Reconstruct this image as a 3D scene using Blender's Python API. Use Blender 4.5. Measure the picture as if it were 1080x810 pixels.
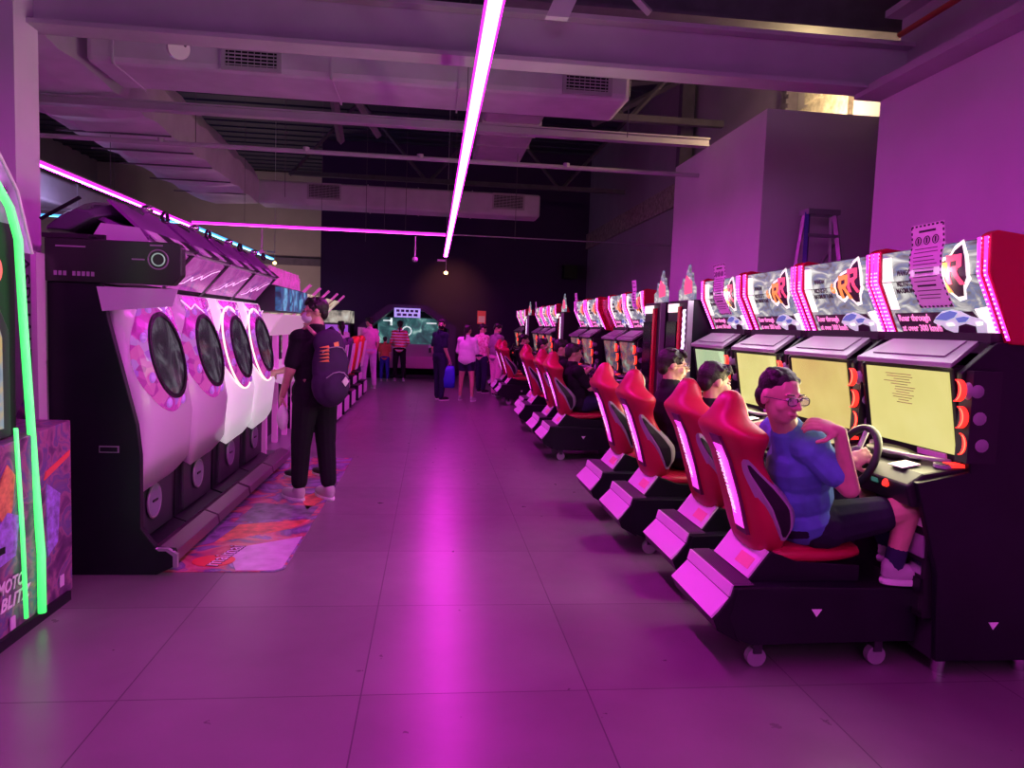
import bpy, math, random
from mathutils import Vector, Matrix
random.seed(7)
for o in list(bpy.data.objects): bpy.data.objects.remove(o)
SC = bpy.context.scene
COL = SC.collection
# ---------------------------------------------------------------- camera
EYE = 1.55
FPX, PITCH, YAW, ROLL = 755.1, math.radians(4.529), math.radians(6.481), math.radians(2.031)
def cam_axes():
    f = Vector((math.sin(YAW)*math.cos(PITCH), math.cos(YAW)*math.cos(PITCH), -math.sin(PITCH)))
    rt = Vector((math.cos(YAW), -math.sin(YAW), 0)); dn = f.cross(rt)
    c, s = math.cos(ROLL), math.sin(ROLL)
    return rt*c - dn*s, rt*s + dn*c, f
RT, DN, FW = cam_axes()
cd = bpy.data.cameras.new('camera'); cd.sensor_width = 36; cd.lens = FPX/1080*36
cd.clip_start = .05; cd.clip_end = 200
cam = bpy.data.objects.new('camera', cd); COL.objects.link(cam)
cam.matrix_world = Matrix(((RT.x, -DN.x, -FW.x, 0), (RT.y, -DN.y, -FW.y, 0), (RT.z, -DN.z, -FW.z, EYE), (0, 0, 0, 1)))
SC.camera = cam
# ---------------------------------------------------------------- exposure, world
vs = SC.view_settings
vs.view_transform = 'Standard'; vs.look = 'None'; vs.gamma = 1; vs.exposure = 0.0; vs.use_curve_mapping = False
W = bpy.data.worlds.new('world'); SC.world = W; W.use_nodes = True
W.node_tree.nodes['Background'].inputs[0].default_value = (0.42, 0.20, 0.48, 1)
W.node_tree.nodes['Background'].inputs[1].default_value = 0.075
# ---------------------------------------------------------------- area / spot lights of the hall, and an added fill
def area(name, loc, direction, sx, sy, power, color, spread=180):
    l = bpy.data.lights.new(name, 'AREA'); l.shape = 'RECTANGLE'; l.size = sx; l.size_y = sy
    l.energy = power; l.color = color; l.spread = math.radians(spread)
    o = bpy.data.objects.new(name, l); COL.objects.link(o); o.location = loc
    o.rotation_euler = Vector(direction).to_track_quat('-Z', 'Y').to_euler()
    return o
def point(name, loc, power, color, r=.05):
    l = bpy.data.lights.new(name, 'POINT'); l.energy = power; l.color = color; l.shadow_soft_size = r
    o = bpy.data.objects.new(name, l); COL.objects.link(o); o.location = loc
    return o
MAG = (1.0, 0.022, 0.88)
PURP = (0.62, 0.10, 1.0)
# strips of the hall behind and beside the photographer
area('led_light', (0.3, -2.2, 3.2), (0, 0, -1), .1, 5.0, 15, MAG)
area('led_light', (-2.9, 0.5, 3.2), (0, 0, -1), .1, 5.0, 75, MAG)
area('led_light', (2.2, -0.8, 3.1), (.25, .35, -1), .1, 4.0, 10, MAG)
point('work_lamp', (4.15, 8.0, 4.08), 75, (1.0, .74, .36), .08)
area('fill_light', (-.5, -5.2, 4.4), (0, 1, .02), 7, 1.6, 58, (.85, .52, 1.0))  # added soft fill behind the camera, lifts beams and ducts
point('hall_lamp', (-7.5, 16.0, 3.4), 50, (.6, .5, 1.0), .3)
point('hall_lamp', (-6.0, 24.5, 2.4), 110, (1.0, .62, .6), .3)

# ================================================================ helpers
def rgba(c): return (c[0], c[1], c[2], 1)
MATS = {}
def mat(name, col, rough=.5, metal=0, emit=None, es=1, var=0, vscale=6, bump=0, bscale=40, spec=.5, alpha=1, trans=0, coat=0):
    if name in MATS: return MATS[name]
    m = bpy.data.materials.new(name); m.use_nodes = True; nt = m.node_tree; b = nt.nodes['Principled BSDF']
    b.inputs['Base Color'].default_value = rgba(col); b.inputs['Roughness'].default_value = rough
    b.inputs['Metallic'].default_value = metal; b.inputs['Specular IOR Level'].default_value = spec
    b.inputs['Coat Weight'].default_value = coat
    if alpha < 1: b.inputs['Alpha'].default_value = alpha
    if trans: b.inputs['Transmission Weight'].default_value = trans
    if emit: b.inputs['Emission Color'].default_value = rgba(emit); b.inputs['Emission Strength'].default_value = es
    if var or bump:
        tc = nt.nodes.new('ShaderNodeTexCoord')
        if var:
            n = nt.nodes.new('ShaderNodeTexNoise'); n.inputs['Scale'].default_value = vscale; n.inputs['Detail'].default_value = 4
            nt.links.new(tc.outputs['Object'], n.inputs['Vector'])
            r = nt.nodes.new('ShaderNodeValToRGB')
            r.color_ramp.elements[0].position = .3; r.color_ramp.elements[1].position = .7
            r.color_ramp.elements[0].color = rgba([c*(1-var) for c in col]); r.color_ramp.elements[1].color = rgba([min(1, c*(1+var)) for c in col])
            nt.links.new(n.outputs[0], r.inputs[0]); nt.links.new(r.outputs[0], b.inputs['Base Color'])
        if bump:
            n2 = nt.nodes.new('ShaderNodeTexNoise'); n2.inputs['Scale'].default_value = bscale; n2.inputs['Detail'].default_value = 3
            nt.links.new(tc.outputs['Object'], n2.inputs['Vector'])
            bp = nt.nodes.new('ShaderNodeBump'); bp.inputs['Strength'].default_value = bump; bp.inputs['Distance'].default_value = .01
            nt.links.new(n2.outputs[0], bp.inputs['Height']); nt.links.new(bp.outputs[0], b.inputs['Normal'])
    MATS[name] = m
    return m
def ramp_mat(name, stops, scale=5, rough=.4, emit=0, detail=3, kind='noise', distortion=0.0, stretch=(1, 1, 1), metal=0, coat=0, const=False, dark=None):
    """procedural printed picture: coloured blotches through a ramp; emit > 0 when it is backlit"""
    if name in MATS: return MATS[name]
    m = bpy.data.materials.new(name); m.use_nodes = True; nt = m.node_tree; b = nt.nodes['Principled BSDF']
    b.inputs['Roughness'].default_value = rough; b.inputs['Metallic'].default_value = metal; b.inputs['Coat Weight'].default_value = coat
    tc = nt.nodes.new('ShaderNodeTexCoord'); mp = nt.nodes.new('ShaderNodeMapping'); mp.inputs['Scale'].default_value = stretch
    nt.links.new(tc.outputs['Object'], mp.inputs[0])
    if kind == 'voronoi':
        n = nt.nodes.new('ShaderNodeTexVoronoi'); n.inputs['Scale'].default_value = scale; out = n.outputs['Color']
    elif kind == 'wave':
        n = nt.nodes.new('ShaderNodeTexWave'); n.inputs['Scale'].default_value = scale; n.inputs['Distortion'].default_value = distortion; out = n.outputs['Fac']
    else:
        n = nt.nodes.new('ShaderNodeTexNoise'); n.inputs['Scale'].default_value = scale; n.inputs['Detail'].default_value = detail
        n.inputs['Distortion'].default_value = distortion; out = n.outputs[0]
    nt.links.new(mp.outputs[0], n.inputs['Vector'])
    r = nt.nodes.new('ShaderNodeValToRGB'); cr = r.color_ramp
    if const: cr.interpolation = 'CONSTANT'
    while len(cr.elements) < len(stops): cr.elements.new(.5)
    for e, (p, c) in zip(cr.elements, stops): e.position = p; e.color = rgba(c)
    nt.links.new(out, r.inputs[0])
    if emit: b.inputs['Base Color'].default_value = (.03, .03, .03, 1)
    else: nt.links.new(r.outputs[0], b.inputs['Base Color'])
    if emit: nt.links.new(r.outputs[0], b.inputs['Emission Color']); b.inputs['Emission Strength'].default_value = emit
    MATS[name] = m
    return m

class MB:
    def __init__(s, off=(0, 0, 0)): s.v = []; s.f = []; s.m = []; s.o = Vector(off); s.cur = 0
    def pts(s, ps):
        i = len(s.v); s.v += [tuple(Vector(p) - s.o) for p in ps]; return i
    def face(s, idx): s.f.append(idx); s.m.append(s.cur)
    def box(s, x0, x1, y0, y1, z0, z1):
        x0, x1 = min(x0, x1), max(x0, x1); y0, y1 = min(y0, y1), max(y0, y1); z0, z1 = min(z0, z1), max(z0, z1)
        i = s.pts([(x, y, z) for z in (z0, z1) for y in (y0, y1) for x in (x0, x1)])
        for q in ((0, 2, 3, 1), (4, 5, 7, 6), (0, 1, 5, 4), (2, 6, 7, 3), (0, 4, 6, 2), (1, 3, 7, 5)): s.face([i+k for k in q])
        return s
    def prism(s, poly, axis, a0, a1):
        """poly in the two remaining axes (x,z for y; y,z for x; x,y for z), extruded from a0 to a1"""
        def P(u, v, a): return (u, a, v) if axis == 'y' else (a, u, v) if axis == 'x' else (u, v, a)
        n = len(poly)
        i = s.pts([P(u, v, a0) for u, v in poly] + [P(u, v, a1) for u, v in poly])
        s.face([i+k for k in range(n)][::-1]); s.face([i+n+k for k in range(n)])
        for k in range(n): s.face([i+k, i+(k+1) % n, i+n+(k+1) % n, i+n+k])
        return s
    def slab(s, quad, t):
        """a planar polygon given thickness t along its normal"""
        q = [Vector(p) for p in quad]; nrm = (q[1]-q[0]).cross(q[2]-q[0]).normalized()*t
        n = len(q); i = s.pts(q + [p+nrm for p in q])
        s.face([i+k for k in range(n)][::-1]); s.face([i+n+k for k in range(n)])
        for k in range(n): s.face([i+k, i+(k+1) % n, i+n+(k+1) % n, i+n+k])
        return s
    def tube(s, path, r, n=10, caps=True, closed=False):
        path = [Vector(p) for p in path]; L = len(path); rr = r if isinstance(r, (list, tuple)) else [r]*L
        rings = []; up = None
        for k, p in enumerate(path):
            a = path[(k-1) % L] if (closed or k > 0) else p; b = path[(k+1) % L] if (closed or k < L-1) else p
            t = (b-a).normalized()
            if up is None: up = Vector((0, 0, 1)) if abs(t.z) < .9 else Vector((1, 0, 0))
            u = t.cross(up).normalized(); w = u.cross(t).normalized(); up = w
            rings.append(s.pts([p + (u*math.cos(2*math.pi*j/n) + w*math.sin(2*math.pi*j/n))*rr[k] for j in range(n)]))
        for k in range(L if closed else L-1):
            A, B = rings[k], rings[(k+1) % L]
            for j in range(n): s.face([A+j, A+(j+1) % n, B+(j+1) % n, B+j])
        if caps and not closed: s.face([rings[0]+j for j in range(n)][::-1]); s.face([rings[-1]+j for j in range(n)])
        return s
    def disc(s, c, axis, r0, h, n=24, r1=None):
        a = Vector(axis).normalized()*h; c = Vector(c)
        return s.tube([c, c+a], [r0, r0 if r1 is None else r1], n)
    def ell(s, c, rx, ry, rz, rot=None, nu=14, nv=9):
        c = Vector(c); R = rot or Matrix.Identity(3); ps = []
        ps.append(c + R @ Vector((0, 0, rz)))
        for a in range(1, nv):
            t = math.pi*a/nv
            for b in range(nu):
                f = 2*math.pi*b/nu; ps.append(c + R @ Vector((rx*math.sin(t)*math.cos(f), ry*math.sin(t)*math.sin(f), rz*math.cos(t))))
        ps.append(c + R @ Vector((0, 0, -rz)))
        i = s.pts(ps)
        for b in range(nu): s.face([i, i+1+b, i+1+(b+1) % nu])
        for a in range(nv-2):
            for b in range(nu):
                p = i+1+a*nu; s.face([p+b, p+nu+b, p+nu+(b+1) % nu, p+(b+1) % nu])
        p = i+1+(nv-2)*nu; e = i+1+(nv-1)*nu
        for b in range(nu): s.face([p+b, e, p+(b+1) % nu])
        return s
    def cap(s, a, b, ra, rb, n=12):
        """tapered limb with round ends"""
        a = Vector(a); b = Vector(b); d = b-a; L = d.length
        if L < 1e-5: return s.ell(a, ra, ra, ra)
        d /= L; pth = []; rad = []
        for k in range(4): t = math.pi/2*(1-k/4); pth.append(a - d*ra*math.sin(t)); rad.append(max(.0005, ra*math.cos(t)))
        pth += [a, b]; rad += [ra, rb]
        for k in range(1, 5): t = math.pi/2*k/4; pth.append(b + d*rb*math.sin(t)); rad.append(max(.0005, rb*math.cos(t)))
        return s.tube(pth, rad, n)
    def loft(s, rings, close=True):
        n = len(rings[0]); ids = [s.pts(r) for r in rings]
        for A, B in zip(ids, ids[1:]):
            for j in range(n if close else n-1): s.face([A+j, A+(j+1) % n, B+(j+1) % n, B+j])
        if close: s.face([ids[0]+j for j in range(n)][::-1]); s.face([ids[-1]+j for j in range(n)])
        return s
    def build(s, name, ms, parent=None, label=None, smooth=False, bevel=0, sub=0):
        me = bpy.data.meshes.new(name); me.from_pydata(s.v, [], s.f)
        for m in (ms if isinstance(ms, (list, tuple)) else [ms]): me.materials.append(m)
        if any(s.m): me.polygons.foreach_set('material_index', s.m)
        me.validate(); 
        import bmesh
        bm = bmesh.new(); bm.from_mesh(me); bmesh.ops.recalc_face_normals(bm, faces=bm.faces); bm.to_mesh(me); bm.free()
        if smooth: me.polygons.foreach_set('use_smooth', [True]*len(me.polygons))
        o = bpy.data.objects.new(name, me); COL.objects.link(o)
        if parent: o.parent = parent
        if label: o['label'] = label
        if bevel:
            b = o.modifiers.new('bevel', 'BEVEL'); b.width = bevel; b.segments = 2; b.limit_method = 'ANGLE'
        if sub:
            b = o.modifiers.new('sub', 'SUBSURF'); b.levels = sub; b.render_levels = sub
        return o
def tag(o, label, cat, group=None, kind=None):
    o['label'] = label; o['category'] = cat
    if group: o['group'] = group
    if kind: o['kind'] = kind
    return o
def thing(name, label, cat, loc, group=None, rz=0):
    o = bpy.data.objects.new(name, None); COL.objects.link(o); o.location = loc; o.rotation_euler = (0, 0, rz)
    o.empty_display_size = .1
    return tag(o, label, cat, group)
def struct(o): o['kind'] = 'structure'; return o
KIDS = {}
def kids(o): return [c for c in bpy.data.objects if c.parent == o]
def clone(root, loc, label, group=None):
    def cp(o, par):
        c = o.copy(); COL.objects.link(c)
        if par: c.parent = par
        for ch in kids(o): cp(ch, c)
        return c
    r = cp(root, None); r.location = loc; r['label'] = label
    if group: r['group'] = group
    return r
def text_mesh(body, size, m, name, parent, origin, xdir, ydir, depth=.002, align='CENTER', shear=0, bold=0, label=None, off=(0, 0, 0), width=None):
    """lettering: the plane is spanned by xdir (reading direction) and ydir (up)"""
    cu = bpy.data.curves.new('t', 'FONT'); cu.body = body; cu.size = size; cu.extrude = depth; cu.align_x = align; cu.align_y = 'CENTER'
    cu.shear = shear; cu.offset = bold; cu.resolution_u = 2
    t = bpy.data.objects.new('t', cu); COL.objects.link(t)
    bpy.context.view_layer.update()
    me = bpy.data.meshes.new_from_object(t.evaluated_get(bpy.context.evaluated_depsgraph_get()))
    bpy.data.objects.remove(t)
    x = Vector(xdir).normalized(); y = Vector(ydir).normalized(); z = x.cross(y)
    sx = 1
    if width:
        xs = [v.co.x for v in me.vertices]; w = max(xs)-min(xs); sx = width/w if w else 1
    o3 = Vector(origin)-Vector(off)
    for v in me.vertices: v.co = o3 + x*v.co.x*sx + y*v.co.y + z*v.co.z
    me.materials.clear(); me.materials.append(m); me.name = name
    o = bpy.data.objects.new(name, me); COL.objects.link(o)
    if parent: o.parent = parent
    if label: o['label'] = label
    return o

# ================================================================ shared materials
BLACK = mat('black_paint', (.008, .008, .014), .4, var=.2, bump=.02, spec=.3)
BLACKP = mat('black_plastic', (.014, .013, .018), .45, spec=.35)
DARK = mat('dark_panel', (.035, .03, .045), .4)
RED = mat('red_vinyl', (.47, .010, .05), .38, bump=.06, bscale=120)
REDP = mat('red_plastic', (.55, .005, .04), .25)
CHROME = mat('chrome', (.7, .68, .72), .2, metal=1)
GREY = mat('grey_plastic', (.3, .28, .32), .4)
WHITE = mat('white_plastic', (.85, .82, .86), .3)
PAPER = mat('paper', (.95, .9, .95), .7)
INK = mat('ink', (.03, .02, .04), .6)
PINKLED = mat('pink_led', (.9, .2, .8), .4, emit=(1, .05, .80), es=1.5)
PINKDOT = mat('pink_led_dot', (1, .6, .95), .4, emit=(1, .35, .95), es=2.6)
REDLED = mat('red_led', (.9, .05, .03), .4, emit=(1, .03, .02), es=1.6)
REDLED2 = mat('red_led_core', (.9, .3, .1), .4, emit=(1, .25, .12), es=1.5)
SKIN = mat('skin', (.62, .36, .27), .5, var=.06, vscale=20)
HAIR = mat('hair', (.012, .009, .01), .5, bump=.5, bscale=90)
# ================================================================ the hall: floor, walls, ceiling
def wall_mat(name, col, var=.06):
    return mat(name, col, .75, var=var, vscale=1.2, bump=.05, bscale=30, spec=.25)
TX, TY, TX0, TY0 = .961, .957, .705, 3.875
m = bpy.data.materials.new('floor_tiles'); m.use_nodes = True; nt = m.node_tree; b = nt.nodes['Principled BSDF']; N = nt.nodes.new; Lk = nt.links.new
tc = N('ShaderNodeTexCoord'); sp = N('ShaderNodeSeparateXYZ'); Lk(tc.outputs['Object'], sp.inputs[0])
def mth(op, a, bb=None):
    n = N('ShaderNodeMath'); n.operation = op
    for i, q in enumerate((a, bb)):
        if q is None: continue
        if isinstance(q, (int, float)): n.inputs[i].default_value = q
        else: Lk(q, n.inputs[i])
    return n.outputs[0]
def tilecoord(out, o, s): return mth('DIVIDE', mth('SUBTRACT', out, o), s)
ux = tilecoord(sp.outputs[0], TX0-20*TX, TX); uy = tilecoord(sp.outputs[1], TY0-20*TY, TY)
def edge(u):
    f = mth('FRACT', u); return mth('MINIMUM', f, mth('SUBTRACT', 1.0, f))
g = mth('LESS_THAN', mth('MINIMUM', edge(ux), edge(uy)), .0032)
cb = N('ShaderNodeCombineXYZ'); Lk(mth('FLOOR', ux), cb.inputs[0]); Lk(mth('FLOOR', uy), cb.inputs[1])
wn = N('ShaderNodeTexWhiteNoise'); Lk(cb.outputs[0], wn.inputs['Vector'])
ns = N('ShaderNodeTexNoise'); ns.inputs['Scale'].default_value = 2.2; ns.inputs['Detail'].default_value = 6; Lk(tc.outputs['Object'], ns.inputs['Vector'])
val = mth('ADD', mth('MULTIPLY', wn.outputs['Value'], .04), mth('ADD', mth('MULTIPLY', ns.outputs[0], .08), .13))
cc = N('ShaderNodeCombineXYZ'); Lk(val, cc.inputs[0]); Lk(mth('MULTIPLY', val, .92), cc.inputs[1]); Lk(mth('MULTIPLY', val, .96), cc.inputs[2])
mx = N('ShaderNodeMix'); mx.data_type = 'RGBA'; Lk(g, mx.inputs['Factor']); Lk(cc.outputs[0], mx.inputs['A']); mx.inputs['B'].default_value = (.07, .055, .07, 1)
Lk(mx.outputs['Result'], b.inputs['Base Color'])
n2 = N('ShaderNodeTexNoise'); n2.inputs['Scale'].default_value = 9; n2.inputs['Detail'].default_value = 5; Lk(tc.outputs['Object'], n2.inputs['Vector'])
Lk(mth('ADD', mth('MULTIPLY', n2.outputs[0], .12), .24), b.inputs['Roughness'])
bp = N('ShaderNodeBump'); bp.inputs['Strength'].default_value = .25; bp.inputs['Distance'].default_value = .002; bp.invert = True; Lk(g, bp.inputs['Height']); Lk(bp.outputs[0], b.inputs['Normal'])
FLOORM = m
struct(MB().box(-12, 8, -6, 30, -.1, 0).build('floor', FLOORM))

WALL = wall_mat('wall_paint', (.74, .66, .78))
WALLG = wall_mat('wall_paint_grey', (.42, .38, .45))
WALLD = wall_mat('wall_paint_dark', (.075, .03, .12))
WALLB = wall_mat('wall_paint_beige', (.55, .50, .48))
CONC = mat('rough_concrete', (.42, .38, .32), .9, var=.4, vscale=14, bump=.8, bscale=25)
STEEL = mat('painted_steel', (.52, .46, .55), .5, var=.08, vscale=3)
STEELD = mat('dark_steel', (.15, .12, .18), .6, var=.15)
DUCT = mat('duct_cloth', (.72, .66, .76), .6, var=.1, vscale=2.5, bump=.25, bscale=4)
# right side
struct(MB().box(3.3, 3.6, -6, 5.2, 0, 3.36).build('wall_right', WALL))
struct(MB().box(4.75, 4.95, 5.2, 22.2, 0, 7.6).build('wall_right_far', WALLG))
struct(MB().box(3.55, 3.75, -6, 5.2, 3.36, 7.6).build('wall_right_upper', WALLG))
bx = MB().box(3.3, 4.6, 7.1, 9.85, 0, 3.84)
struct(bx.build('wall_niche', WALL))
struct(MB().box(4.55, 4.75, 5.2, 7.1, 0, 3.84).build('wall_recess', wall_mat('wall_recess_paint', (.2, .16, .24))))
# girder along the right wall top: web, bottom flange sticking out, red pipe
g = MB(); g.box(3.1, 3.55, -6, 5.22, 3.34, 3.40); g.box(3.44, 3.50, -6, 5.22, 3.40, 3.95); g.box(3.3, 3.55, -6, 5.22, 3.95, 4.0)
struct(g.build('trim_1', STEEL))
rp = MB().tube([(3.25, -4, 3.72), (3.25, 4.95, 3.72)], .02, 8)
tag(rp.build('fire_pipe', mat('fire_red', (.5, .02, .03), .4), smooth=True), 'thin red sprinkler pipe running above the ledge of the right wall', 'pipe')
# far band on the far right wall
struct(MB().box(4.68, 4.75, 8, 22.2, 4.05, 4.5).build('trim_2', CONC))
# rear wall
struct(MB().box(-3.38, 4.95, 22.2, 22.5, 0, 8).build('wall_back', WALLD))
struct(MB().box(-12, -3.38, 27.5, 27.8, 0, 8).build('wall_back_left', WALLB))
struct(MB().box(-12.2, -12, -6, 30, 0, 8).build('wall_left', WALLG))
struct(MB().box(-12, 5, -6.3, -6, 0, 8).build('wall_rear', WALLG))
dr = MB().box(-11, -3.4, 27.3, 27.5, 3.55, 3.8); struct(dr.build('trim_3', STEELD))
# column on the left behind the first cabinets
struct(MB().box(-3.6, -2.62, 4.90, 5.18, 0, 7).build('wall_column', WALL))
# roof: dark corrugated deck
rf = MB()
for k in range(60):
    y = -6 + k*.6
    rf.box(-12, 5, y, y+.5, 6.94, 7.0); rf.box(-12, 5, y+.5, y+.6, 6.90, 6.97)
struct(rf.build('ceiling', mat('roof_deck', (.07, .07, .13), .6, metal=.2)))

# ---------------------------------------------------------------- steel beams
def ibeam(name, x0, x1, yc, zb, h, fw, m=STEEL, label='', grp=None):
    g = MB(); g.box(x0, x1, yc-fw/2, yc+fw/2, zb, zb+.03); g.box(x0, x1, yc-.012, yc+.012, zb+.03, zb+h-.03); g.box(x0, x1, yc-fw/2, yc+fw/2, zb+h-.03, zb+h)
    return tag(g.build(name, m), label, 'beam', grp)
ibeam('steel_beam', -3.4, 3.44, 5.14, 3.375, .345, .2, label='large steel I-beam crossing the aisle nearest to the viewer')
ibeam('steel_beam', .4, 4.7, 6.8, 4.5, .38, .22, m=STEELD, label='dark steel beam above and behind the big nearest beam, at right')
g = MB(); g.box(-6, 3.32, 8.66, 8.78, 3.845, 3.86); g.box(-6, 3.32, 8.70, 8.73, 3.86, 3.93); g.box(-6, 3.32, 8.66, 8.78, 3.93, 3.945)
tag(g.build('ceiling_rail', STEEL), 'thin light steel rail crossing under the ducts, upper one of two', 'beam')
g = MB().tube([(-6, 8.95, 3.55), (3.32, 8.95, 3.55)], .028, 8)
for x in (-3.2, -1.55, -.2, 1.6): g.disc((x, 8.95, 3.55), (0, 0, 1), .04, .05, 8)
tag(g.build('ceiling_pipe', STEEL), 'slim round pipe crossing the aisle below the steel rail', 'pipe')
# diagonal struts near the big beam
g = MB().slab([(.67, 5.0, 4.0), (.80, 5.0, 4.0), (.95, 4.3, 4.55), (.80, 4.3, 4.55)], .05)
def bar(mb, a, b, w=.05):
    mb.tube([a, b], w*.7, 4); return mb
g = MB().slab([(.69, 4.9, 3.60), (.84, 4.9, 3.60), (1.03, 4.9, 4.05), (.88, 4.9, 4.05)], .06)
tag(g.build('steel_strut', WALL), 'wide pale diagonal strut standing on the near I-beam beside the light strip', 'strut')
tag(bar(MB(), (1.1, 4.95, 4.0), (1.42, 4.95, 3.72), .04).build('steel_strut', STEEL), 'short thin diagonal strut right of the wide pale strut', 'strut')
# roof trusses
def truss(yc, label, x0=-3.4, x1=4.6, z0=4.9, z1=6.7):
    t = thing('roof_truss', label, 'truss', (0, yc, 0), 'roof trusses'); off = (0, yc, 0)
    MB(off).box(x0, x1, yc-.06, yc+.06, z1, z1+.1).build('top_chord', STEELD, t)
    MB(off).box(x0, x1, yc-.06, yc+.06, z0, z0+.1).build('bottom_chord', STEELD, t)
    n = 5
    for k in range(n):
        a = x0+(x1-x0)*k/n; c = x0+(x1-x0)*(k+1)/n
        bar(MB(off), (a, yc, z1 if k % 2 else z0), (c, yc, z0 if k % 2 else z1), .06).build('diagonal', STEELD, t)
truss(11.5, 'nearer dark steel roof truss over the aisle, beyond the wide duct')
truss(17.5, 'farther dark steel roof truss near the back wall')
# diagonal roof members seen on the left
for a, b, l in (((-1.35, 9.4, 4.6), (-1.6, 12.5, 4.55), 'dark diagonal roof brace at left above the rail'), ((-1.9, 9.2, 5.6), (-.9, 11.4, 4.4), 'slanting roof brace between wide duct and rail')):
    tag(bar(MB(), a, b, .09).build('roof_brace', STEELD), l, 'brace')
# column with braces on the far right
g = thing('steel_column', 'dark steel column with fanned braces beside the pink niche wall', 'column', (4.55, 13.2, 0)); of = (4.55, 13.2, 0)
MB(of).box(4.45, 4.68, 13.1, 13.3, 0, 7).build('shaft', STEELD, g)
for q in ((2.6, 13.2, 6.9), (2.4, 13.2, 5.9), (2.8, 13.2, 5.3)):
    bar(MB(of), (4.5, 13.2, 6.25), q, .09).build('brace', STEELD, g)
g = thing('steel_column', 'steel column rising behind the niche wall in warm lamp light', 'column', (4.6, 9.4, 0)); of = (4.6, 9.4, 0)
MB(of).box(4.6, 4.74, 9.3, 9.5, 3.84, 7).build('shaft', STEELD, g)
for k in range(9): MB(of).box(4.55, 4.6, 9.25, 9.3, 3.9+k*.12, 3.96+k*.12).build('bracket', STEELD, g)
tag(MB().box(4.62, 4.75, 5.4, 8.9, 4.5, 4.7).build('concrete_lintel', CONC), 'rough concrete lintel lit warm yellow above the niche', 'lintel')

# ---------------------------------------------------------------- ducts
def duct(name, x0, x1, y0, y1, z0, z1, label, vents=(), bev=.06, seams=(), axis='x'):
    t = thing(name, label, 'duct', ((x0+x1)/2, (y0+y1)/2, z0)); of = t.location
    MB(of).box(x0, x1, y0, y1, z0, z1).build('duct_body', DUCT, t, bevel=bev)
    for s in seams:
        if axis == 'x': MB(of).box(s, s+.02, y0-.012, y1+.012, z0-.012, z1+.012).build('seam_flange', DUCT, t)
        else: MB(of).box(x0-.012, x1+.012, s, s+.02, z0-.012, z1+.012).build('seam_flange', DUCT, t)
    for (vx0, vx1, vz0, vz1) in vents:
        f = MB(of); yy = y0-.03
        f.box(vx0-.04, vx1+.04, yy, y0, vz0-.04, vz0); f.box(vx0-.04, vx1+.04, yy, y0, vz1, vz1+.04); f.box(vx0-.04, vx0, yy, y0, vz0, vz1); f.box(vx1, vx1+.04, yy, y0, vz0, vz1)
        fr = f.build('vent_grille', STEEL, t)
        MB(of).box(vx0, vx1, y0-.006, y0+.002, vz0, vz1).build('vent_opening', BLACK, fr)
        s = MB(of); n = 9
        for k in range(n):
            zz = vz0+(vz1-vz0)*(k+.5)/n; s.box(vx0, vx1, yy+.004, yy+.012, zz-.006, zz+.006)
        for k in range(8):
            xx = vx0+(vx1-vx0)*(k+.5)/8; s.box(xx-.003, xx+.003, yy+.006, yy+.014, vz0, vz1)
        s.build('slats', STEEL, fr)
    return t
duct('air_duct', -3.45, 2.04, 7.66, 8.5, 4.0, 4.75, 'wide pale air duct crossing the hall just behind the near beam', vents=((-2.12, -1.62, 4.05, 4.36), (1.33, 1.78, 4.06, 4.36)), seams=(-3.2, -1.1, .2))
# long duct running towards the back on the left
t = thing('air_duct', 'long bulging pale cloth duct running to the back at left', 'duct', (-4.3, 12, 4)); of = t.location
rings = []
for k in range(25):
    y = 5.6 + k*.44; w = .035*math.sin(k*1.9); zc = 4.0 + .03*math.sin(k*2.6)
    x0 = -5.0+w; x1 = -3.5 - .012*k
    rings.append([(x0, y, zc+.04), (x0+.3, y, zc-.03), (x1-.4, y, zc-.02+w*.4), (x1, y, zc+.02), (x1+.02, y, zc+.5), (x1-.1, y, zc+.75), (x0+.2, y, zc+.78), (x0-.03, y, zc+.6)])
MB(of).loft(rings).build('duct_body', DUCT, t)
for y in (6.6, 8.9, 10.4, 11.4, 12.4, 13.6, 14.8): MB(of).box(-5.06, -3.5-.012*(y-5.6)/.44+.04, y, y+.03, 3.955, 3.975).build('strap', STEELD, t)
duct('air_duct', -3.85, 2.35, 16.3, 17.0, 4.05, 4.55, 'farther narrow air duct hanging before the dark back wall', vents=((-2.75, -2.1, 4.22, 4.5), (1.3, 1.95, 4.22, 4.5)), bev=.05, seams=(-1.5, -.4, .8))
duct('air_duct', .75, 1.75, 10.2, 15.6, 5.0, 5.5, 'pale slatted duct length above the aisle right of the light strip', seams=(10.8, 11.6, 12.4, 13.2, 14), axis='y')
duct('air_duct', -9.5, -8.3, 8, 26, 3.9, 4.5, 'low duct far on the left over the side hall', seams=(10, 12, 14, 16, 18), axis='y')
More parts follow.
